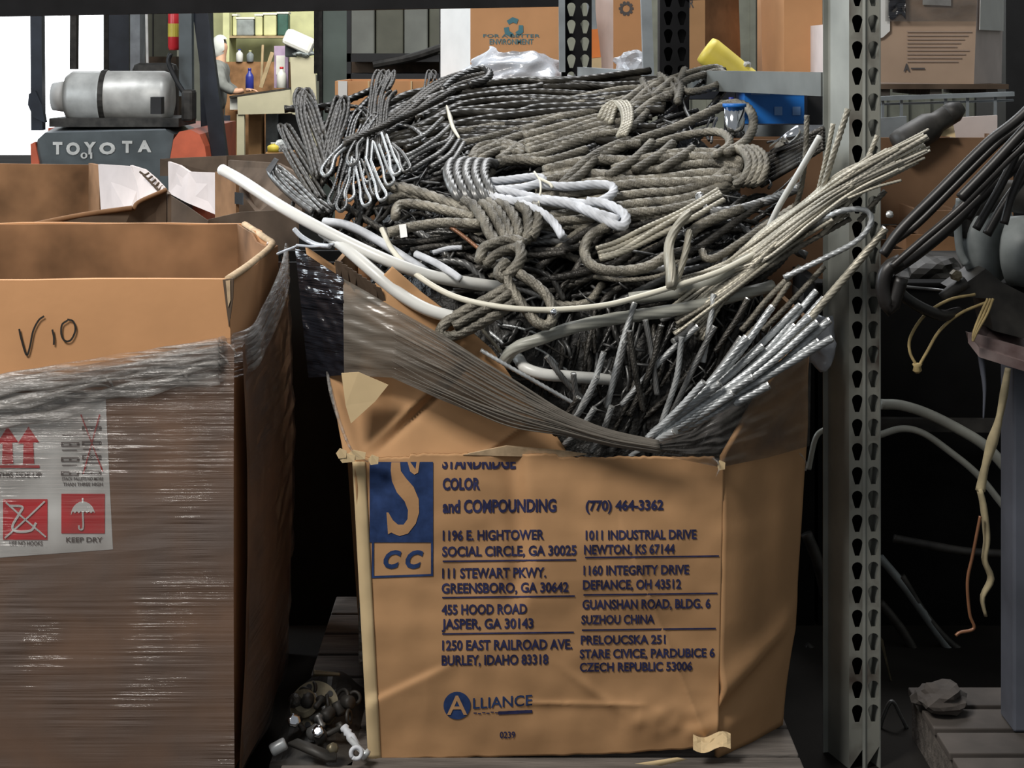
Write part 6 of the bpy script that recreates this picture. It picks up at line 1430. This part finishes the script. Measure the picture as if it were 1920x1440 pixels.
m = MB().tube([P(1890, 690, 3.52), P(1882, 740, 3.52), P(1872, 790, 3.52), P(1860, 830, 3.52), P(1846, 880, 3.52), P(1838, 920, 3.52)], 0.009, 8, taper=[.7, 1, .8, 1.4, .9, 1.2])
m.tube([P(1836, 915, 3.52), P(1844, 950, 3.52), P(1850, 1010, 3.52), P(1846, 1050, 3.52), P(1858, 1085, 3.52), P(1842, 1120, 3.52), P(1848, 1155, 3.52)], 0.014, 8, flat=.5, taper=[.9, 1, 1, .8, 1.0, .7, .5])
obj('rag_strip', m, M['rag'], smooth=True, label='grimy yellowish rag strip hanging below the red plate', cat='rag')
obj('bare_wire', MB().tube([P(1838, 968, 3.5), P(1824, 1040, 3.5), P(1814, 1090, 3.5), P(1818, 1150, 3.5), P(1826, 1178, 3.5), P(1800, 1186, 3.5), P(1792, 1192, 3.5)], 0.0035, 6), M['copper'], smooth=True, label='thin brown wire hooked at its end beside the rag strip', cat='wire')

# added black boxes standing in for the shade under the shelf, and hoses
t = thing('shade_filler', 'large added black box darkening the bay right of the upright', 'dark filler', (1.45, 5.1, 0))
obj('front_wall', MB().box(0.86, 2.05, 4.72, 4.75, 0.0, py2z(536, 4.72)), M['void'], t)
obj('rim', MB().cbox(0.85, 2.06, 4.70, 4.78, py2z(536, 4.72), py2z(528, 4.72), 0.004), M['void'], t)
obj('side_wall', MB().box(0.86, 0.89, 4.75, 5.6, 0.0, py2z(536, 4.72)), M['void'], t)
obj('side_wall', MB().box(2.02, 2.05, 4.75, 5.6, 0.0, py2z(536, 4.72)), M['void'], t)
obj('shade_filler', MB().box(0.66, 0.85, 4.72, 5.5, 0.0, py2z(620, 4.72)), M['void'], label='narrow added black box darkening the gap behind the box and the upright', cat='dark filler')  # added black slab filling the gap where shade falls
HO = [([(1652, 758), (1690, 760), (1740, 776), (1800, 806), (1850, 838), (1892, 884), (1976, 976)], 20, 'hose_grey', 'upper grey hose arching behind the rag strip'), ([(1648, 816), (1690, 804), (1730, 812), (1780, 846), (1835, 892), (1892, 962), (2006, 1102)], 13, 'hose_grey', 'second grey hose arching below the upper one'),
      ([(1676, 1010), (1740, 1022), (1810, 1034), (1892, 1040), (2056, 1052)], 17, 'grime', 'dark hose lying level across the added black box'), ([(1650, 1045), (1700, 1105), (1760, 1190), (1820, 1270), (1892, 1340), (2036, 1436)], 16, 'grinder', 'blue-grey hose slanting down right across the bay'),
      ([(1690, 1080), (1740, 1160), (1800, 1220), (1892, 1266), (2076, 1358)], 15, 'grime', 'dark hose above the blue-grey slanting one'), ([(1650, 1130), (1690, 1180), (1730, 1250), (1765, 1312)], 18, 'grime', 'dark hose ending at the pallet in the bay'),
      ([(1512, 1000), (1532, 1050), (1550, 1120)], 22, 'grime', 'dark hose between the box and the upright'), ([(1512, 1210), (1560, 1250)], 16, 'grime', 'short dark hose low behind the upright'), ([(1516, 880), (1530, 820), (1552, 802)], 10, 'hose_grey', 'thin hose curling between the box and the upright')]
for pts, d, mt, lab in HO:
    obj('rubber_hose', MB().tube([P(x, y, 4.55) for x, y in pts], d / 2 / FPX * 4.55, 10), M[mt], smooth=True, label=lab, cat='hose')
obj('steel_bar', MB().beam(P(1648, 795, 4.62), P(1900, 798, 4.62), 0.03, 0.034), M['grime'], label='dark steel bar across the bay below the upper hose', cat='bar')
obj('metal_strip', MB().prism([P(1647, 1190, 4.3), P(1656, 1200, 4.3), P(1664, 1240, 4.3), P(1676, 1292, 4.3), P(1668, 1270, 4.3)], (0, 0.004, 0)), M['bronze'], label='thin bright strip poking out right of the upright near the floor', cat='metal strip')
obj('bent_wire', MB().tube([P(1650, 1365, 4.0), P(1656, 1345, 4.0), P(1672, 1315, 4.0), P(1690, 1345, 4.0), P(1700, 1365, 4.0)], 0.005, 6), M['rope_grey'], smooth=True, label='bent grey wire standing on the floor right of the upright', cat='wire')
t = thing('wooden_pallet', 'dark wooden pallet on the floor of the bay under the machine stand', 'pallet', (1.3, 3.7, 0.0))
for i in range(4):
    y = 3.44 + i * 0.132
    obj('deck_board', MB().cbox(0.93, 1.75, y, y + 0.11, 0.10, 0.118, 0.003), M['wood_dark'], t)
for x in (0.94, 1.35, 1.68): obj('stringer', MB().box(x, x + .05, 3.44, 3.95, 0.0, 0.10), M['wood'], t)
obj('crushed_bag', crumple((0.97, 3.80, 0.15), 0.06, 12, .5), M['wood_dark'], label='crushed grey-brown sack on the pallet in the bay', cat='sack')

# ---------------------------------------------------------------- small hardware on the pallet between the boxes
def hw(name, label, mesh, mat, **k): return obj(name, mesh, M[mat], smooth=True, label=label, cat=k.pop('cat', 'hardware'), **k)
def ring(c, R, r, ax, n=24):
    ax = Vector(ax).normalized(); s = ax.orthogonal().normalized(); u = ax.cross(s)
    pts = [Vector(c) + (s * math.cos(2 * PI * i / n) + u * math.sin(2 * PI * i / n)) * R for i in range(n + 1)]
    return MB().tube(pts, r, 8)
Yh = 3.62
d = thing('flange_plate', 'round brass-coloured plate with holes on the hardware pile', 'hardware', tuple(P(593, 1345, Yh)))
ax = Vector((0.0, -0.8, 0.55)).normalized(); pc = P(590, 1325, Yh)
s_ = ax.orthogonal().normalized(); u_ = ax.cross(s_)
m = MB(); n = 36
for j in range(n):                                   # ring plate with five real holes left as notched inner edge
    pass
m.lathe([(0.022, 0), (0.052, 0), (0.052, 0.008), (0.022, 0.008), (0.022, 0)], pc, ax, 32)
obj('disc', m, M['bronze'], d, smooth=False)
m = MB().lathe([(0.012, 0), (0.030, 0.0), (0.030, 0.012), (0.020, 0.016), (0.012, 0.016)], pc + s_ * 0.012 - u_ * 0.018 + ax * 0.008, ax, 24)
obj('hub', m, M['bronze'], d, smooth=False)
m = MB()
for k in range(5):
    a = 2 * PI * k / 5 + .4
    m.lathe([(0.001, 0), (0.0065, 0.0), (0.0065, 0.0015), (0.001, 0.0015)], pc + (s_ * math.cos(a) + u_ * math.sin(a)) * 0.041 + ax * 0.008, ax, 12)
obj('bolt_hole', m, M['black'], d)
hw('bolt', 'small tapered brass pin lying on top of the hardware pile', MB().lathe([(0.009, 0), (0.007, .004), (0.004, 0.055), (0.003, .058)], P(588, 1262, Yh + .05), (1, 0, -.05), 12), 'bronze')
hw('pipe_fitting', 'bright grey fitting lying on the pallet edge at far left', MB().lathe([(0.011, 0), (0.013, .004), (0.013, .03), (0.011, .034)], P(508, 1408, 3.48), (0.9, .2, .42), 14), 'rope_silver')
hw('pipe_fitting', 'white tube end facing forward near the box corner', ring(P(668, 1412, 3.43), 0.011, 0.0045, (0.1, -1, .3)), 'rope_white')
hw('bolt', 'pale bolt lying beside the white tube end', MB().lathe([(0.006, 0), (0.006, .04), (0.012, .041), (0.012, .05), (0.006, .052)], P(655, 1385, 3.47), (0.75, -.3, -.6), 10), 'rope_silver')
hw('hose_coupling', 'ribbed grey coupling pointing at the box corner', MB().lathe([(0.008, 0), (0.010, .006), (0.007, .01), (0.010, .016), (0.007, .02), (0.010, .026), (0.008, .05)], P(644, 1362, 3.5), (0.6, -.5, -.6), 12), 'rope_white')
hw('steel_nut', 'shiny nut at the left of the hardware pile', MB().lathe([(0.006, 0), (0.014, 0), (0.014, .012), (0.006, .012)], P(550, 1352, 3.52), (.3, -.8, .5), 6), 'chrome')
hw('steel_nut', 'shiny nut in front of the round plate', MB().lathe([(0.006, 0), (0.013, 0), (0.013, .012), (0.006, .012)], P(598, 1374, 3.5), (-.2, -.7, .6), 6), 'chrome')
hw('brass_fitting', 'yellowish brass fitting right of the flat tool', MB().lathe([(0.006, 0), (0.012, 0.002), (0.012, .016), (0.007, .02)], P(620, 1406, 3.47), (.4, -.7, .5), 8), 'bronze')
hw('flat_bar', 'flat dark steel tool lying on the pallet front', MB().prism([P(540, 1392, 3.46), P(558, 1384, 3.47), P(632, 1412, 3.45), P(630, 1424, 3.44), P(612, 1424, 3.44)], (0, 0.004, -0.008)), 'grime')
R = random.Random(4)
for i in range(22):
    px, py = R.uniform(545, 665), R.uniform(1290, 1385); Yi = 3.5 + (1400 - py) * 0.0013
    p = P(px, py, Yi); axx = Vector((R.uniform(-1, 1), R.uniform(-1, 0), R.uniform(-.4, .6)))
    kk = i % 3
    if kk == 0: m = ring(p, R.uniform(.010, .018), .004, axx, 16)
    elif kk == 1: m = MB().lathe([(0.012, 0), (0.012, .008), (.006, .009), (.006, .04)], p, axx, 8)
    else: m = MB().lathe([(0.010, 0), (0.014, .005), (0.014, .025), (.009, .03)], p, axx, 12)
    hw(['washer', 'bolt', 'pipe_fitting'][kk], ['dull ring washer in the hardware pile between the boxes', 'dull bolt in the hardware pile between the boxes', 'dull pipe fitting in the hardware pile between the boxes'][kk], m, R.choice(['rope_grey', 'grime', 'grime', 'rope_dark']), group=['ring washers in the pile', 'bolts in the pile', 'fittings in the pile'][kk])
m = MB().grid(lambda u, v: Vector((-0.50 + .17 * u, 3.46 + .4 * v, 0.139 + (0.05 + .03 * fnoise(u * 4, v * 4, 2)) * math.sin(PI * u) * min(1, v * 2))), 16, 20, (0, 0, -0.02))
obj('metal_swarf', m, M['grime'], label='dark metal debris under the hardware between the boxes', cat='debris', kind='stuff')
hw('wood_splinter', 'pale wood splinter lying before the box at the pallet front', MB().prism([P(1190, 1432, 3.40), P(1270, 1420, 3.40), P(1290, 1424, 3.40), P(1240, 1436, 3.40)], (0, 0.01, -0.004)), 'card_light', cat='splinter')
